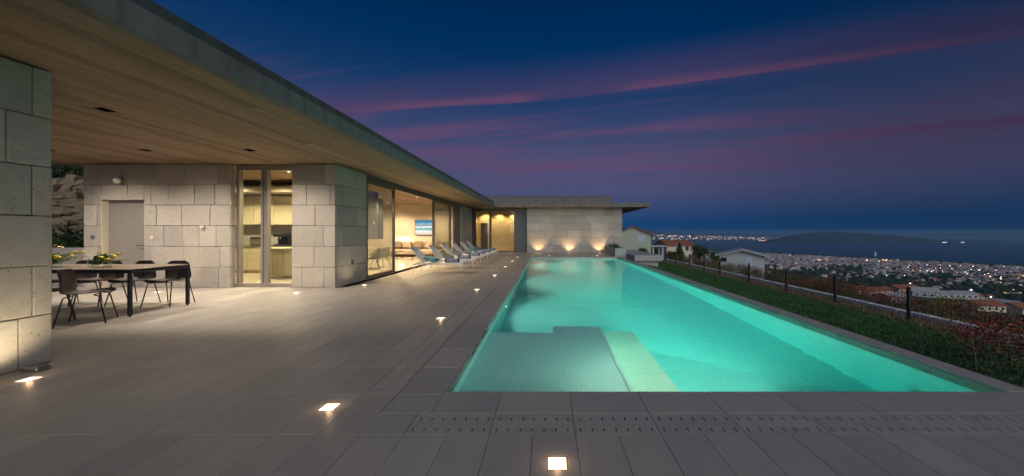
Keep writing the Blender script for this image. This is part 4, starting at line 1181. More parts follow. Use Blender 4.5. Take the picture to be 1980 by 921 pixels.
# grass blades and dry tufts
def blades(name, n, xr, yr, zf, hgt_, m_, seed, wid=.004, bias=1.6):
    g = np.random.default_rng(seed)
    x_ = g.uniform(*xr, n); y_ = yr[0] + (yr[1] - yr[0]) * g.random(n) ** bias; z_ = zf(x_) - .01
    a = g.uniform(0, 6.28, n); h_ = hgt_ * (.5 + g.random(n)); w_ = wid * (1 + y_ / 8)
    P = np.stack([x_, y_, z_], 1); D_ = np.stack([np.cos(a), np.sin(a), np.zeros(n)], 1) * w_[:, None]
    T = P + np.stack([g.normal(size=n) * h_ * .45, g.normal(size=n) * h_ * .45, h_], 1)
    V = np.stack([P - D_, P + D_, T], 1).reshape(-1, 3)
    me = bpy.data.meshes.new(name); me.vertices.add(3 * n); me.vertices.foreach_set('co', V.astype(np.float32).ravel())
    me.loops.add(3 * n); me.loops.foreach_set('vertex_index', np.arange(3 * n, dtype=np.int32))
    me.polygons.add(n); me.polygons.foreach_set('loop_start', np.arange(0, 3 * n, 3, dtype=np.int32))
    me.materials.append(m_); me.update(calc_edges=True); me.validate()
    return me
GB = make_leaf('grass blade', (.022, .10, .022), (.05, .16, .04))
DB = make_leaf('dry grass blade', (.16, .13, .07), (.26, .21, .12))
o = link('grass', blades('grass', 150000, (4.1, 10.1), (3, 30), lawn_z, .05, GB, 3), None); tag(o, 'short mown dark green grass covering the lawn', 'grass', kind='stuff')
o = link('dry_grass', blades('dry_grass', 26000, (9.9, 12.9), (3, 30), lawn_z, .10, DB, 4, .005), None); tag(o, 'strip of dry pale grass along the fence foot', 'dry grass', kind='stuff')

# shrubs beyond the fence
rp = random.Random(12)
ORDP = ('first', 'second', 'third', 'fourth', 'fifth', 'sixth', 'seventh', 'eighth', 'ninth', 'tenth', 'last')
y = 5.0
side = ['left', 'right']
SH = []
while y < 33:
    for xx in (12.6, 13.9, 15.4):
        kd = rp.choices(['red', 'green', 'yellow'], [5, 4, .8])[0] if not (9.5 < y < 13.5 and xx > 13) else 'yellow'
        X_ = xx + rp.uniform(-.35, .35); Y_ = y + rp.uniform(-.4, .4); s = rp.uniform(.85, 1.25) * (1.0 if xx < 14.5 else 1.15)
        SH.append((kd, X_, Y_, s))
    y += 1.0 + y * .012
LABK = {'red': 'red-tipped photinia shrub', 'green': 'dark green shrub', 'yellow': 'yellow-green broom shrub'}
def place_word(Y_, X_):
    px_ = CX + FPX * X_ / Y_
    return px_
for i, (kd, X_, Y_, s) in enumerate(SH):
    post = min(range(len(FYS)), key=lambda q: abs(FYS[q] / FX - Y_ / X_))
    plant('shrub', kd, i, X_, Y_, float(lawn_z(min(X_, 13.2))) - (.25 if X_ > 13.3 else .05), s, rp.uniform(0, 6.28),
          '%s%s%s, %s row behind fence, %s %s post from right' % ('wide ' if i % 2 else '', 'large ' if s > 1.15 else 'small ' if s < .92 else '', LABK[kd], ('front', 'middle', 'back')[0 if X_ < 13.2 else 1 if X_ < 14.6 else 2], ('just before', 'just past')[int(FYS[post] / FX < Y_ / X_)], ('first', 'second', 'third', 'fourth', 'fifth', 'sixth', 'seventh', 'eighth', 'ninth', 'tenth', 'last')[post]), 'shrub', LABK[kd] + 's beyond the fence', sz=s * rp.uniform(.75, 1.0))
# near shrubs at the right end of the lawn
for i, (X_, Y_, s, lab) in enumerate([(5.15, 4.15, .80, 'small red-leaved photinia with pale bare stem beside the right pool coping'), (6.0, 4.3, .95, 'large red-leaved photinia at the right edge of the picture'),
                                      (6.7, 5.0, 1.0, 'red photinia behind the large one at the right edge'), (5.6, 3.5, .75, 'red photinia closest to the pool corner at the right edge'), (6.9, 4.1, 1.1, 'tall red photinia cut by the right picture edge'),
                                      (7.9, 6.2, .75, 'red photinia in the lawn corner before the nearest fence post')]):
    plant('shrub', 'red', i, X_, Y_, float(lawn_z(X_)), s, i * 1.3, lab, 'shrub', 'red shrubs at the right end of the lawn', sz=s * .8)
# conifers and round trees near the neighbouring houses
def tree_protos(seed, conical):
    if conical:
        g = np.random.default_rng(seed); n = 2600; z_ = g.random(n) ** .8; rad = (1 - z_) * 1.3 * (.35 + .65 * g.random(n)) + .05; a = g.uniform(0, 6.28, n)
        rad *= 1 + .25 * np.sin(a * 5 + z_ * 22)
        P = np.stack([rad * np.cos(a), rad * np.sin(a), .4 + z_ * 3.8], 1)
    else:
        k = 40; g = np.random.default_rng(seed); cc = g.normal(size=(k, 3)); cc /= np.linalg.norm(cc, axis=1)[:, None]; cc *= (.5 + .5 * g.random((k, 1))); cc *= [1.7, 1.7, 1.2]; n = 2600
        P = cc[g.integers(0, k, n)] + g.normal(size=(n, 3)) * .28; P[:, 2] += 2.6
    a = g.normal(size=(n, 3)); a /= np.linalg.norm(a, axis=1)[:, None]; b = np.cross(a, g.normal(size=(n, 3))); b /= np.linalg.norm(b, axis=1)[:, None]
    L = .26 * (.6 + .8 * g.random((n, 1)))
    V = np.stack([P - a * L * .5, P + b * L * .3, P + a * L * .5, P - b * L * .3], 1).reshape(-1, 3)
    return quads_mesh('crown', V, [L_GREEN, L_OLIVE], (g.random(n) < .3).astype(int)), woody('trunk', 3.2, .14, seed, 6, .35)
TP = [tree_protos(51, True), tree_protos(52, False), tree_protos(53, False), tree_protos(54, True)]
def hitp(x, y):
    """point of the terrain seen at a given direction"""
    ax, az = (x - CX) / FPX, (CY - y) / FPX
    ok = CAMZ + az * YS_ <= hgt(ax * YS_, YS_)
    i = int(np.argmax(ok))
    return (ax * YS_[i], float(YS_[i]), float(hgt(ax * YS_[i], YS_[i]))) if ok[i] else None
YS_ = np.geomspace(75, 6000, 900)
def tree_at(X_, Y_, s, var, lab, grp=None, dz=0):
    r = empty('tree', (X_, Y_, float(hgt(X_, Y_)) + dz), rp.uniform(0, 6.28), lab, 'tree', grp); r.scale = (s, s, s)
    link('crown', TP[var][0], r); link('trunk', TP[var][1], r); return r
def at(x, Y_): return (x - CX) * Y_ / FPX
for x, Y_, s, var, lab in [(1314, 42, .75, 0, 'pointed conifer in front of the red-roofed neighbour house'), (1352, 70, 1.0, 1, 'round dark tree right of the red-roofed neighbour house'), (1300, 48, .55, 2, 'small round tree before the red-roofed neighbour house'),
                           (1243, 60, .62, 2, 'small dark tree below the pale green gable house'), (1262, 75, .8, 1, 'dark tree right of the pale green gable house'), (1385, 84, 1.0, 2, 'dark tree left of the low white house'),
                           (1498, 64, .8, 2, 'slim dark tree right of the low white house'), (1478, 58, .6, 3, 'narrow conifer at the right corner of the low white house'),
                           (1540, 90, 1.7, 1, 'wide dark round tree below the town, left one'), (1585, 120, 1.5, 2, 'dark round tree below the town, second one'), (1640, 60, .7, 1, 'dark tree standing above the fence in the middle distance'),
                           (1700, 45, .7, 2, 'bushy tree left of the nearest fence post'), (1835, 40, .7, 1, 'bushy dark tree right of the nearest fence post'), (1930, 34, .7, 2, 'bushy dark tree at the right edge below the red roofs')]:
    tree_at(at(x, Y_), Y_, s, var, lab)

# ================================================================ TERRAIN AND SEA
TERR = bpy.data.materials.new('scrub and field ground'); TERR.use_nodes = True
t_ = NT(TERR.node_tree); b_ = t_.n['Principled BSDF']; g_ = t_.add('ShaderNodeNewGeometry')
n1_ = t_.noise(g_.outputs['Position'], .02, 6, .65); n2_ = t_.noise(g_.outputs['Position'], .25, 5, .6)
cc_ = t_.mix(t_.smooth(n1_, .35, .65), (.028, .055, .022), (.06, .085, .035)); cc_ = t_.mix(t_.smooth(n2_, .5, .7, 0, .6), cc_, (.11, .11, .06)); cc_ = t_.mix(t_.smooth(n2_, .3, .5, .7, 0), cc_, (.012, .025, .012))
t_.put(b_.inputs['Base Color'], cc_); b_.inputs['Roughness'].default_value = .95
radii = [0] + list(np.geomspace(6, 40000, 150)); azs = np.radians(np.linspace(-180, 180, 241))
b2 = MB()
for r_ in radii:
    for a in azs:
        x_, y_ = r_ * math.sin(a), r_ * math.cos(a)
        z_ = float(hgt(x_, y_)) if y_ > -5 else float(hgt(max(x_, 0) - y_ * 1.0, 0))
        if x_ < 0 and y_ > 34: z_ = z_ + min(-x_, 600) * .10 * min(1, max(0, (900 - y_) / 600))
        if x_ < 13.2 and -6 < y_ < 36: z_ = -1.75
        b2.v.append((x_, y_, z_))
m_ = len(azs)
for i in range(len(radii) - 1):
    for j in range(m_ - 1):
        b2.f.append((i * m_ + j, i * m_ + j + 1, (i + 1) * m_ + j + 1, (i + 1) * m_ + j)); b2.m.append(0)
gr = b2.build('ground', TERR, smooth=True); tag(gr, kind='structure')
SEA = bpy.data.materials.new('sea water'); SEA.use_nodes = True
t_ = NT(SEA.node_tree); b_ = t_.n['Principled BSDF']; g_ = t_.add('ShaderNodeNewGeometry')
b_.inputs['Base Color'].default_value = (.003, .08, .18, 1); b_.inputs['Specular IOR Level'].default_value = .3; b_.inputs['Roughness'].default_value = .38; b_.inputs['IOR'].default_value = 1.33
bump(t_, b_, t_.noise(t_.mapv(g_.outputs['Position'], (.02, .05, .02)), 1.0, 4, .6), .25, 4)
b3 = MB(); R0 = 80000; b3.poly([(R0 * math.cos(a), R0 * math.sin(a), -120) for a in np.linspace(0, 2 * PI, 49)[:-1]], [tuple(range(48))])
sea = b3.build('sea', SEA); tag(sea, kind='structure')
# hills across the water
HILL = make_plain('haze-blue far wooded hill', (.006, .022, .06), .95, .25, .003, 0);  # blue of the distant air is put into the hill colour
def ridge(name, pts, Y0, depth, m_, nz=6, rough=6):
    """pts: (X, height above sea) along the ridge; front foot at Y0, ridge at Y0 + depth"""
    b_ = MB(); g = np.random.default_rng(len(pts)); N = 90
    xs_ = np.linspace(pts[0][0], pts[-1][0], N); hs = np.interp(xs_, [p[0] for p in pts], [p[1] for p in pts])
    hs = np.convolve(np.pad(hs, 3, mode='edge'), np.ones(7) / 7, 'valid') + g.normal(size=N) * rough * (hs > 10)
    def fn(u_, v_):
        i = min(int(u_ * (N - 1)), N - 1); h_ = max(hs[i], 0)
        return (xs_[i], Y0 + depth * v_, -121 + (h_ + 1) * math.sin(PI * v_ / 1.0) ** .8 if 0 < v_ < 1 else -122)
    b_.grid(fn, N - 1, nz * 2)
    o = b_.build(name, m_, smooth=True); tag(o, kind='structure'); return o
def AX(x, D_): return (x - CX) * D_ / FPX
D1 = 4150
ridge('island', [(AX(1494, D1), 0), (AX(1512, D1), 30), (AX(1550, D1), 88), (AX(1595, D1), 126), (AX(1640, D1), 132), (AX(1700, D1), 118), (AX(1760, D1), 88), (AX(1810, D1), 55), (AX(1850, D1), 24), (AX(1885, D1), 0)], D1 - 30, 450, HILL, rough=1.5)
ridge('far_mountains', [(-6000, 150), (AX(1120, 15000), 500), (AX(1205, 15000), 380), (AX(1250, 15000), 240), (AX(1290, 15000), 130), (AX(1400, 15000), 90), (AX(1560, 15000), 60), (AX(1980, 15000), 70), (26000, 60)], 14500, 2600, HILL, rough=14)
FCM = make_plain('far coast land', (.03, .05, .06), .95, .25, .003, 0)
D2 = 5250
ridge('far_coast', [(AX(1100, D2), 75), (AX(1260, D2), 72), (AX(1330, D2), 56), (AX(1400, D2), 40), (AX(1480, D2), 20), (AX(1560, D2), 4), (AX(1580, D2), 0)], D2 - 60, 2400, FCM, rough=1)
def far_h(x_): return float(np.interp(x_, [AX(1260, D2), AX(1330, D2), AX(1400, D2), AX(1480, D2), AX(1560, D2)], [72, 56, 40, 20, 4]))

# ================================================================ TOWN
WALLS = [make_plain('white town wall', (.72, .74, .77), .9, .1, .3, 0), make_plain('cream town wall', (.58, .54, .50), .9, .1, .3, 0), make_plain('pinkish town wall', (.56, .46, .46), .9, .1, .3, 0)]
ROOFT = make_plain('red tile roof', (.36, .15, .11), .9, .25, .4, 0); ROOFG = make_plain('grey metal roof', (.38, .41, .44), .7, .15, .3, 0)
def house_geo(m_, L_, W_, H_, P_, M, wi, ri):
    """gabled body and overhanging roof"""
    hl, hw = L_ / 2, W_ / 2; o_ = .4
    m_.box(-hl, hl, -hw, hw, -3, H_, wi, M)
    m_.poly([M @ Vector(p) for p in [(-hl, -hw, H_), (-hl, hw, H_), (-hl, 0, H_ + P_), (hl, -hw, H_), (hl, hw, H_), (hl, 0, H_ + P_)]], [(0, 2, 1), (3, 4, 5)], wi)
    a = [(-hl - o_, -hw - o_, H_ - .2), (hl + o_, -hw - o_, H_ - .2), (hl + o_, 0, H_ + P_ + .05), (-hl - o_, 0, H_ + P_ + .05), (-hl - o_, hw + o_, H_ - .2), (hl + o_, hw + o_, H_ - .2)]
    a += [(p[0], p[1], p[2] + .25) for p in a]
    m_.poly([M @ Vector(p) for p in a], [(6, 7, 8, 9), (9, 8, 11, 10), (3, 2, 1, 0), (4, 5, 2, 3), (0, 1, 7, 6), (5, 4, 10, 11), (0, 6, 9, 3), (3, 9, 10, 4), (1, 2, 8, 7), (2, 5, 11, 8)], ri)
protos = []
for wi in range(3):
    for ri, rm in enumerate((ROOFT, ROOFG)):
        for L_, W_, H_, P_ in ((12, 9, 5.5, 2.2), (16, 9, 3.6, 1.8)):
            m_ = MB(); house_geo(m_, L_, W_, H_, P_, Matrix.Identity(4), 0, 1); protos.append((m_.mesh('town_house', [WALLS[wi], rm]), wi, ri, (L_, W_, H_, P_)))
g = np.random.default_rng(77)
cand = []
while len(cand) < 4200:
    x = g.uniform(1285, 2060); c0 = np.interp(x, [1290, 1500, 1980, 2060], [482, 490.5, 517, 522]) + 1.6
    band_ = np.interp(x, [1290, 1450, 1700, 1980], [12, 26, 34, 48])
    y = c0 + abs(g.normal()) * band_ * .46 + .4
    if y > c0 + band_ * 1.5: continue
    # dark fields between quarters
    if math.sin(x * .021 + y * .16) + math.sin(x * .05 - y * .21 + 1) * .7 + g.normal() * .35 < -.5 and y > c0 + 14: continue
    p = hitp(x, y)
    if p is None or p[1] < 250: continue
    cand.append(p)
cand.sort(key=lambda p: p[1])
TOWN = MB()
MATS_T = WALLS + [ROOFT, ROOFG]
ntown = 0
names = {0: 'white', 1: 'cream', 2: 'pinkish'}
for i, (X_, Y_, Z_) in enumerate(cand):
    me, wi, ri, dims = protos[int(g.integers(0, len(protos)))]
    if ri == 0 and g.random() < .25: me, wi, ri, dims = protos[2]
    rz = float(g.normal()) * .3 + .6; s = float(g.uniform(.6, 1.15)) * float(np.interp(Y_, [300, 1400], [.8, 1.15]))
    if i < 250:
        o = link('town_house', me, None, (X_, Y_, Z_), (0, 0, rz)); o.scale = (s, s, s)
        tag(o, 'small %s house with a %s roof in the seaside town below' % (names[wi], 'red tiled' if ri == 0 else 'grey'), 'house', '%s town houses with %s roofs' % (names[wi], 'red' if ri == 0 else 'grey'))
    else:
        M = Matrix.Translation((X_, Y_, Z_)) @ Matrix.Rotation(rz, 4, 'Z') @ Matrix.Scale(s, 4)
        house_geo(TOWN, *dims, M, wi, 3 + ri)
o = TOWN.build('town', MATS_T); tag(o, 'dense band of tiny white and red houses of the seaside town', 'town', kind='stuff')
# church tower in the town
p = hitp(1692, 497); r = empty('church_tower', p, 0, 'slim pale church tower rising above the town roofs by the sea', 'church tower')
MB().box(p[0] - 3, p[0] + 3, p[1] - 3, p[1] + 3, p[2] - 2, p[2] + 20).build('shaft', WALLS[0], r)
MB().box(p[0] - 2.2, p[0] + 2.2, p[1] - 2.2, p[1] + 2.2, p[2] + 20, p[2] + 25).build('belfry', WALLS[0], r)
MB().lathe([(2.6, 0), (0.05, 8)], 8, (p[0], p[1], p[2] + 25)).build('spire', ROOFG, r)
# lights of the town and of the far city
LT = [emis('warm street lamp', (1.0, .62, .34), 5), emis('white street lamp', (1.0, .86, .80), 5), emis('orange street lamp', (1.0, .45, .12), 4)]
b_ = MB()
SL = []
for i in range(11):
    a_, c2_ = cand[int(g.integers(0, len(cand)))], cand[int(g.integers(0, len(cand)))]
    dx_ = float(np.clip(c2_[0] - a_[0], -260, 260)); dy_ = float(np.clip(c2_[1] - a_[1], -120, 120)); n__ = 9
    SL += [(a_[0] + dx_ * q_ / n__, a_[1] + dy_ * q_ / n__, 0) for q_ in range(n__)]
for i in range(165):
    X_, Y_, Z_ = SL[i] if i < len(SL) else cand[int(g.integers(0, len(cand)))]
    if X_ + .55 * Y_ > 2280: continue
    X_ += g.normal() * 8; s = Y_ / 900 * float(g.uniform(.25, .6)) * (1.5 if g.random() < .1 else 1)
    z0_ = float(hgt(X_, Y_)) + float(g.uniform(5.5, 8))
    b_.box(X_ - s, X_ + s, Y_ - s - 6, Y_ + s - 6, z0_, z0_ + s * 1.6, int(g.choice([0, 0, 1, 1, 2])))
o = b_.build('town_lights', LT); tag(o, 'tiny warm street lights scattered through the seaside town', 'street lights', kind='stuff')
b_ = MB(); c_ = MB()
for i in range(900):
    x = 1262 + 300 * g.random() ** 1.25; D_ = g.uniform(D2 + 30, D2 + 900); X_ = AX(x, D_)
    hh = far_h(X_ * D2 / D_) * min(1, (D_ - D2 + 60) / 900 * 1.3)
    s = float(g.uniform(5, 13)); h2 = float(g.uniform(7, 20))
    c_.box(X_ - s, X_ + s, D_ - s, D_ + s, -122, -119 + hh + h2, int(g.integers(0, 3)))
    if i < 260:
        q = float(g.uniform(1.6, 4.0)) * (1.6 if g.random() < .08 else 1); z0_ = -117 + hh + float(g.uniform(0, h2))
        b_.box(X_ - q * 1.3, X_ + q * 1.3, D_ - s - 6, D_ - s - 3, z0_, z0_ + q * 1.5, int(g.choice([0, 1, 1, 1])))
for i in range(42):      # promenade lamps at the tip
    x = 1468 + i * 1.4 + g.normal() * .5; D_ = 5100; X_ = AX(x, D_); q = 3.2 if i < 26 else 2
    if g.random() < .8: b_.box(X_ - q, X_ + q, D_ - 3, D_, -116, -116 + q * 1.5, 0)
for x in (1823, 1826, 1829, 1859, 1863): X_ = AX(x, 4120); b_.box(X_ - 4, X_ + 4, 4117, 4120, -115, -109, 1 if x < 1850 else 0)
o = c_.build('far_city', [make_plain('far white wall', (.26, .27, .32), .9, .1, .3, 0), make_plain('far cream wall', (.20, .19, .22), .9, .1, .3, 0), make_plain('far dark roofs', (.07, .08, .12), .9, .1, .3, 0)]); tag(o, 'pale strip of buildings of the city across the bay', 'city', kind='stuff')
o = b_.build('far_city_lights', [emis('far warm light', (1.0, .60, .42), 3.2), emis('far white light', (1.0, .80, .86), 3.0)]); tag(o, 'string of city lights across the dark bay', 'city lights', kind='stuff')
# belts of dark trees: along the shore, between the quarters and over the fields
def blob_trees(name, pts, rng_s, seed, lab):
    g2 = np.random.default_rng(seed); Vs, Fs = [], []
    base = np.array([(math.sin(a) * math.cos(b), math.sin(a) * math.sin(b), math.cos(a)) for a in (.5, 1.2, 1.9) for b in np.linspace(0, 2 * PI, 7)[:-1]] + [(0, 0, 1)])
    fc_ = []
    for q in range(2):
        for k_ in range(6): fc_.append((q * 6 + k_, q * 6 + (k_ + 1) % 6, (q + 1) * 6 + (k_ + 1) % 6)); fc_.append((q * 6 + k_, (q + 1) * 6 + (k_ + 1) % 6, (q + 1) * 6 + k_))
    for k_ in range(6): fc_.append((18, (k_ + 1) % 6, k_))
    fc_ = np.array(fc_)
    for i, (X_, Y_, Z_) in enumerate(pts):
        s = g2.uniform(*rng_s) * min(1, .35 + Y_ / 900); v_ = base * (s * np.array([1, 1, .8])) * (1 + g2.normal(size=(19, 1)) * .22) + [X_, Y_, Z_ + s * .55]
        Vs.append(v_); Fs.append(fc_ + 19 * i)
    me = bpy.data.meshes.new(name); me.from_pydata(np.concatenate(Vs).tolist(), [], np.concatenate(Fs).tolist()); me.materials.append(TREEM); me.update()
    o = link(name, me); tag(o, lab, 'woodland', kind='stuff'); return o
TREEM = make_plain('far tree foliage', (.022, .045, .022), .95, .4, .3, 0)
pts = []
while len(pts) < 2600:
    x = g.uniform(1280, 2080)
    c0 = np.interp(x, [1290, 1500, 1980, 2060], [482, 490.5, 517, 522])
    m0 = g.random()
    if m0 < .22: y = c0 + g.uniform(.3, 2.2)
    else: y = c0 + 8 + g.random() * 90
    p = hitp(x, y)
    if p and p[1] > 110 and (p[1] > 420 or (g.random() < .15 and not (120 < p[1] < 300 and x > 1640))): pts.append(p)
blob_trees('woodland', pts, (3.0, 6.5), 5, 'dark scrub and tree belts between the town quarters and over the slope')

for i in range(46):
    x = g.uniform(1560, 2040); p = hitp(x, g.uniform(560, 660))
    if p is None or p[1] < 85 or (x > 1640 and p[1] > 130): continue
    k_ = float(g.uniform(.8, 1.5)) * min(1.3, p[1] / 160)
    tree_at(p[0], p[1], k_, int(g.integers(1, 3)), ('tall ' if k_ > 1.5 else 'low ' if k_ < .9 else '') + 'dark bushy tree on the slope, behind the %s fence post from the right' % ORDP[min(range(len(FYS)), key=lambda q_: abs(FYS[q_] / FX - p[1] / p[0]))], 'trees on the slope below the fence')
# ---- nearer houses on the slope
PGREEN = make_plain('pale green house wall', (.42, .50, .40), .9, .06, 1, .1); WHITEW = make_plain('white house wall', (.44, .49, .53), .9, .06, 1, .1)
WINM = make_plain('dark window glass', (.02, .03, .05), .15, .1, 3, 0); SHUT_W = make_plain('pale blue shutter', (.45, .55, .70), .6, .06, 3, 0)
ROOFT2 = make_plain('terracotta roof tiles', (.30, .11, .07), .9, .3, 2, .4)
def big_house(x, base, Y_, L_, W_, H_, P_, rz, wall, roof_, lab, wins=(), chim=False, ov=.5):
    X_ = (x - CX) * Y_ / FPX; z_ = CAMZ - (base - CY) * Y_ / FPX
    r = empty('neighbour_house', (X_, Y_, z_), rz, lab, 'house')
    hl, hw = L_ / 2, W_ / 2
    m_ = MB(); m_.box(-hl, hl, -hw, hw, -4, H_)
    m_.poly([(-hl, -hw, H_), (-hl, hw, H_), (-hl, 0, H_ + P_), (hl, -hw, H_), (hl, hw, H_), (hl, 0, H_ + P_)], [(0, 2, 1), (3, 4, 5)])
    m_.build('wall', wall, r, world=False)
    a = [(-hl - ov, -hw - ov, H_ - ov * P_ / hw), (hl + ov, -hw - ov, H_ - ov * P_ / hw), (hl + ov, 0, H_ + P_), (-hl - ov, 0, H_ + P_), (-hl - ov, hw + ov, H_ - ov * P_ / hw), (hl + ov, hw + ov, H_ - ov * P_ / hw)]
    a += [(p_[0], p_[1], p_[2] + .22) for p_ in a]; a = [(p_[0], p_[1], p_[2] + .02) for p_ in a]
    ro = MB().poly(a, [(6, 7, 8, 9), (9, 8, 11, 10), (3, 2, 1, 0), (4, 5, 2, 3), (0, 1, 7, 6), (5, 4, 10, 11), (0, 6, 9, 3), (3, 9, 10, 4), (1, 2, 8, 7), (2, 5, 11, 8)]).build('roof', roof_, r, world=False)
    if chim: MB().box(-.4, .4, hw * .3, hw * .3 + .7, H_ + P_ * .4, H_ + P_ + .8).build('chimney', wall, ro, world=False)
    for (side_, u_, z0_, ww, hh, mm) in wins:
        if side_ == 's': q = (u_ - ww / 2, u_ + ww / 2, -hw - .04, -hw + .02)
        elif side_ == 'w': q = (-hl - .04, -hl + .02, u_ - ww / 2, u_ + ww / 2)
        else: q = (hl - .02, hl + .04, u_ - ww / 2, u_ + ww / 2)
        wn = MB().box(q[0], q[1], q[2], q[3], z0_, z0_ + hh).build('window', mm, r, world=False)
        if side_ == 's': MB().box(q[0] - .08, q[1] + .08, -hw - .10, -hw - .002, z0_ - .1, z0_ - .005).build('sill', wall, wn, world=False)
    return r
# pale green gable house: gable faces the camera, so the ridge runs away from it
big_house(1224, 486, 70, 8, 6.6, 3.4, 1.45, math.radians(-104), PGREEN, ROOFT2, 'pale green gabled house with one lit-blue shuttered window behind the far wing', [('e', 1.4, 1.9, 1.3, 1.3, SHUT_W)])
big_house(1303, 491, 92, 7, 6, 2.4, 1.0, math.radians(8), PLASTER, ROOFT2, 'red-roofed house with a pergola right of the pale green house', [('s', -.6, 1.2, 1.4, 1.5, SHUT_W), ('s', 2.0, 1.0, .9, 1.1, WINM)], True)
hh_ = big_house(1432, 514, 62, 7.0, 6.7, 2.0, .85, math.radians(-117), WHITEW, ROOFG, 'low white house with a broad grey gable roof in the middle distance', [('e', -2.7, .9, .9, .7, WINM), ('e', 1.0, .1, 1.0, 1.9, SHUT_W)], ov=.75)
r = empty('pergola', (at(1275, 66), 66, -4.2), 0, 'white posted pergola between the green house and the red-roofed house', 'pergola')
for a in (-1.2, .6):
    for b__ in (0, 2.2): MB().box(a - .12, a + .12, b__ - .12, b__ + .12, -1, 2.9).build('post', WHITEW, r, world=False)
MB().box(-1.8, 1.2, -.4, 2.6, 2.9, 3.1).build('canopy', WHITEW, r, world=False)
r = empty('pergola', (at(1357, 74), 74, -5.0), 0, 'slim white posted pergola between the conifer and the low white house', 'pergola')
for a in (-1.2, 1.0): MB().box(a - .1, a + .1, -.1, .1, -1, 2.6).build('post', WHITEW, r, world=False)
MB().box(-1.7, 1.5, -.4, 2.0, 2.6, 2.75).build('canopy', WHITEW, r, world=False)
NH = [(1690, 572, 16, 8, 3.4, 1.8, .15, ROOFT2, 'long red-roofed house left of the nearest fence post'), (1745, 566, 15, 8, 3.0, 1.8, .10, ROOFT2, 'red-roofed long house with lit gable behind the nearest fence post'),
      (1785, 574, 12, 8, 3.6, 2.0, -.5, ROOFG, 'white gabled house right of the nearest fence post'), (1830, 576, 26, 9, 3.0, 1.2, -.10, ROOFG, 'long grey-roofed shed right of the white gabled house'),
      (1782, 556, 10, 7, 3.0, 1.8, .3, ROOFT2, 'small red-roofed house behind the long shed'), (1845, 548, 9, 7, 3.0, 1.8, .2, ROOFT2, 'small red-roofed house standing alone in the fields'),
      (1900, 578, 14, 9, 3.2, 1.8, -.15, ROOFT2, 'wide red-roofed house left of the yellow signs'), (1938, 600, 10, 8, 3.4, 1.9, -1.2, ROOFG, 'white gable house low at the right edge'),
      (1895, 600, 13, 9, 3.0, 1.9, .0, ROOFT2, 'broad red roof above the yellow bushes'), (1972, 606, 12, 9, 3.0, 1.9, .1, ROOFT2, 'red roof cut by the right picture edge'),
      (1950, 574, 20, 9, 3.4, 1.0, -.1, ROOFG, 'long grey-roofed hall under the yellow signs'), (1722, 584, 12, 8, 3.2, 1.4, .2, ROOFG, 'grey-roofed house left of the nearest fence post'),
      (1563, 518, 11, 7, 2.6, 1.5, .2, ROOFT2, 'lone pinkish house below the town in the dark fields'), (1625, 522, 10, 7, 2.6, 1.5, .2, ROOFT2, 'lone cream house below the town, further right'),
      (1655, 570, 12, 8, 3.2, 1.8, .2, ROOFT2, 'red-roofed house partly behind shrubs at the left of the long roofs')]
for x, y, L_, W_, H_, P_, rz, rf, lab in NH:
    p = hitp(x, y)
    k_ = max(.85, min(1.6, p[1] / 210))
    wl = WHITEW if rf is ROOFG else PLASTER
    wins = [('s', u_, 1.0, 1.1, 1.2, WINM) for u_ in np.arange(-L_ / 2 + 2, L_ / 2 - 1, 3.2)] + [('e', 0, 1.0, 1.2, 1.2, WINM)]
    r = big_house(x, y, p[1], L_, W_, H_, P_, rz, wl, rf, lab, wins); r.scale = (k_, k_, k_)
for x, lab in ((1943, 'yellow illuminated sign box on the grey hall, left one'), (1973, 'yellow illuminated sign box on the grey hall, right one')):
    p = hitp(x, 574); r = empty('sign_box', p, 0, lab, 'sign', 'yellow signs')
    MB().box(-1.5, 1.5, -.2, .2, 5.2, 8.0).build('panel', mat('yellow sign face', (.6, .45, .02), .5, emit=(1, .72, .03), es=.35), r, world=False)
    MB().box(-.15, .15, -.1, .1, -1, 5.2).build('post', BLACKM, r, world=False)
# mid-distance lamps on the slope
b_ = MB()
for x, y, mi in [(1692, 545, 1), (1745, 556, 0), (1805, 563, 1), (1760, 553, 1), (1878, 566, 1), (1885, 557, 2), (1935, 543, 0), (1960, 566, 0), (1916, 592, 1), (1840, 531, 2), (1903, 535, 1), (1855, 521, 1), (1796, 520, 0)]:
    p = hitp(x, y); s = p[1] / 900 * .95
    b_.box(p[0] - s, p[0] + s, p[1] - s, p[1] + s, p[2] + 4, p[2] + 4 + 2 * s, mi)
o = b_.build('slope_lights', LT); tag(o, 'few scattered street lights on the dark slope above the town', 'street lights', kind='stuff')

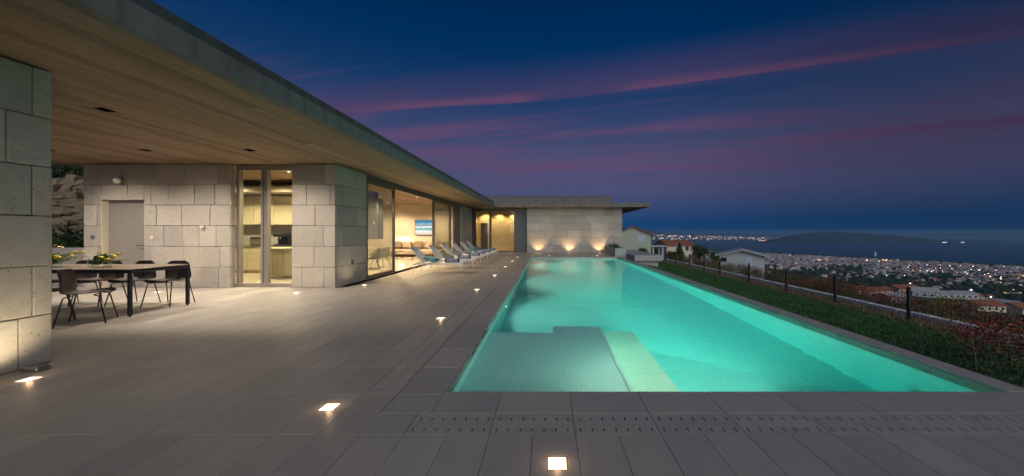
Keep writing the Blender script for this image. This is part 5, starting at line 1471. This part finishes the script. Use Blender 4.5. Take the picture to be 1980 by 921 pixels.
# ================================================================ GARDEN AT THE LEFT BEHIND THE DINING TERRACE
ROCK = make_plain('ochre garden rock', (.24, .19, .12), .9, .3, 3, .8)
gw = MB().cbox(-17.5, XA - .02, 8.6, 8.9, -.5, .955, .01).build('low_garden_wall', STONE); tag(gw, 'low pale stone wall closing the terrace at the left', 'wall')
rwl = empty('rock_bank', (-15, 12, 0), 0, 'bank of rough ochre boulders lit from below behind the low garden wall', 'rock wall')
rk = random.Random(33)
def rock(cx_, cy_, cz_, s):
    g2 = np.random.default_rng(rk.randint(0, 9999)); b_ = MB(); V_ = []
    n1__, n2__ = 8, 5
    def fn(u_, v_):
        a = u_ * 2 * PI; c = (v_ - .5) * PI
        return (math.cos(a) * math.cos(c), math.sin(a) * math.cos(c), math.sin(c))
    ph = g2.uniform(0, 6.28, 6)
    def f2(u_, v_):
        x_, y_, z_ = fn(u_ % 1.0, v_); d = 1 + .22 * math.sin(3 * x_ + ph[0]) + .18 * math.sin(4 * y_ + ph[1]) + .16 * math.sin(5 * z_ + ph[2] + 2 * x_)
        mx = max(abs(x_), abs(y_), abs(z_)) ** .6
        return (cx_ + s[0] * x_ * d / mx * .8, cy_ + s[1] * y_ * d / mx * .8, cz_ + s[2] * z_ * d / mx * .8)
    b_.grid(f2, n1__, n2__); b_.build('rock', ROCK, rwl)
for row in range(9):
    z_ = .95 + row * .27; y0 = 10.6 + row * .25; x = -20.5
    while x < -13.2:
        w_ = rk.uniform(.45, 1.1); rock(x + w_ / 2, y0 + rk.uniform(-.08, .08), z_ + rk.uniform(-.05, .05), (w_ * .58, .42, rk.uniform(.19, .27))); x += w_ * .93
MB().poly([(-24, 10.8, -.5), (-12.2, 10.8, -.5), (-12.2, 13.2, 3.2), (-24, 13.2, 3.2), (-26, 18, 5.0), (-12.2, 18, 5.0)], [(0, 1, 2, 3), (3, 2, 5, 4)]).build('rock_fill', CORE, rwl)
V, _ = leaf_cloud(5000, 3.2, .5, .28, 1.05, .10, 71, gaps=1.2)
o = link('garden_hedge', quads_mesh('garden_hedge', V, [L_GREEN]), None, (-14.3, 9.6, .12)); tag(o, 'dark low hedge between the garden wall and the rock bank', 'hedge')
V, _ = leaf_cloud(16000, 4.2, 1.2, 1.5, 0, .14, 72, gaps=.7, clumps=220)
o = link('garden_thicket', quads_mesh('garden_thicket', V, [L_GREEN, L_OLIVE], (np.arange(len(V) // 4) % 4 == 0).astype(int)), None, (-18.6, 14.2, 4.4)); tag(o, 'dark leafy thicket growing on top of the rock bank', 'bushes')
sp_ = empty('garden_spotlight', (-14.4, 10.15, .5), 0, 'small garden spotlight hidden behind the hedge lighting the rocks', 'garden light')
MB().lathe([(.0, 0), (.05, .0), (.06, .10), (0, .10)], 12, (-14.4, 10.15, .5)).build('body', BLACKM, sp_)
spot('lamp', (-14.4, 10.15, .65), (-14.6, 11.6, 1.5), 42, (1, .72, .38), 120, .8, .04, sp_)

# evening haze over the plain and the bay
hz = MB().box(-4000, 9500, -300, 9500, -142, 34)
hm = bpy.data.materials.new('haze'); hm.use_nodes = True; t_ = NT(hm.node_tree); t_.n.clear()
pv = t_.add('ShaderNodeVolumePrincipled'); pv.inputs['Color'].default_value = (.38, .68, 1.0, 1); pv.inputs['Density'].default_value = .00007
oo = t_.add('ShaderNodeOutputMaterial'); t_.l.new(pv.outputs[0], oo.inputs[1])
hz = hz.build('haze', hm); tag(hz, kind='stuff')
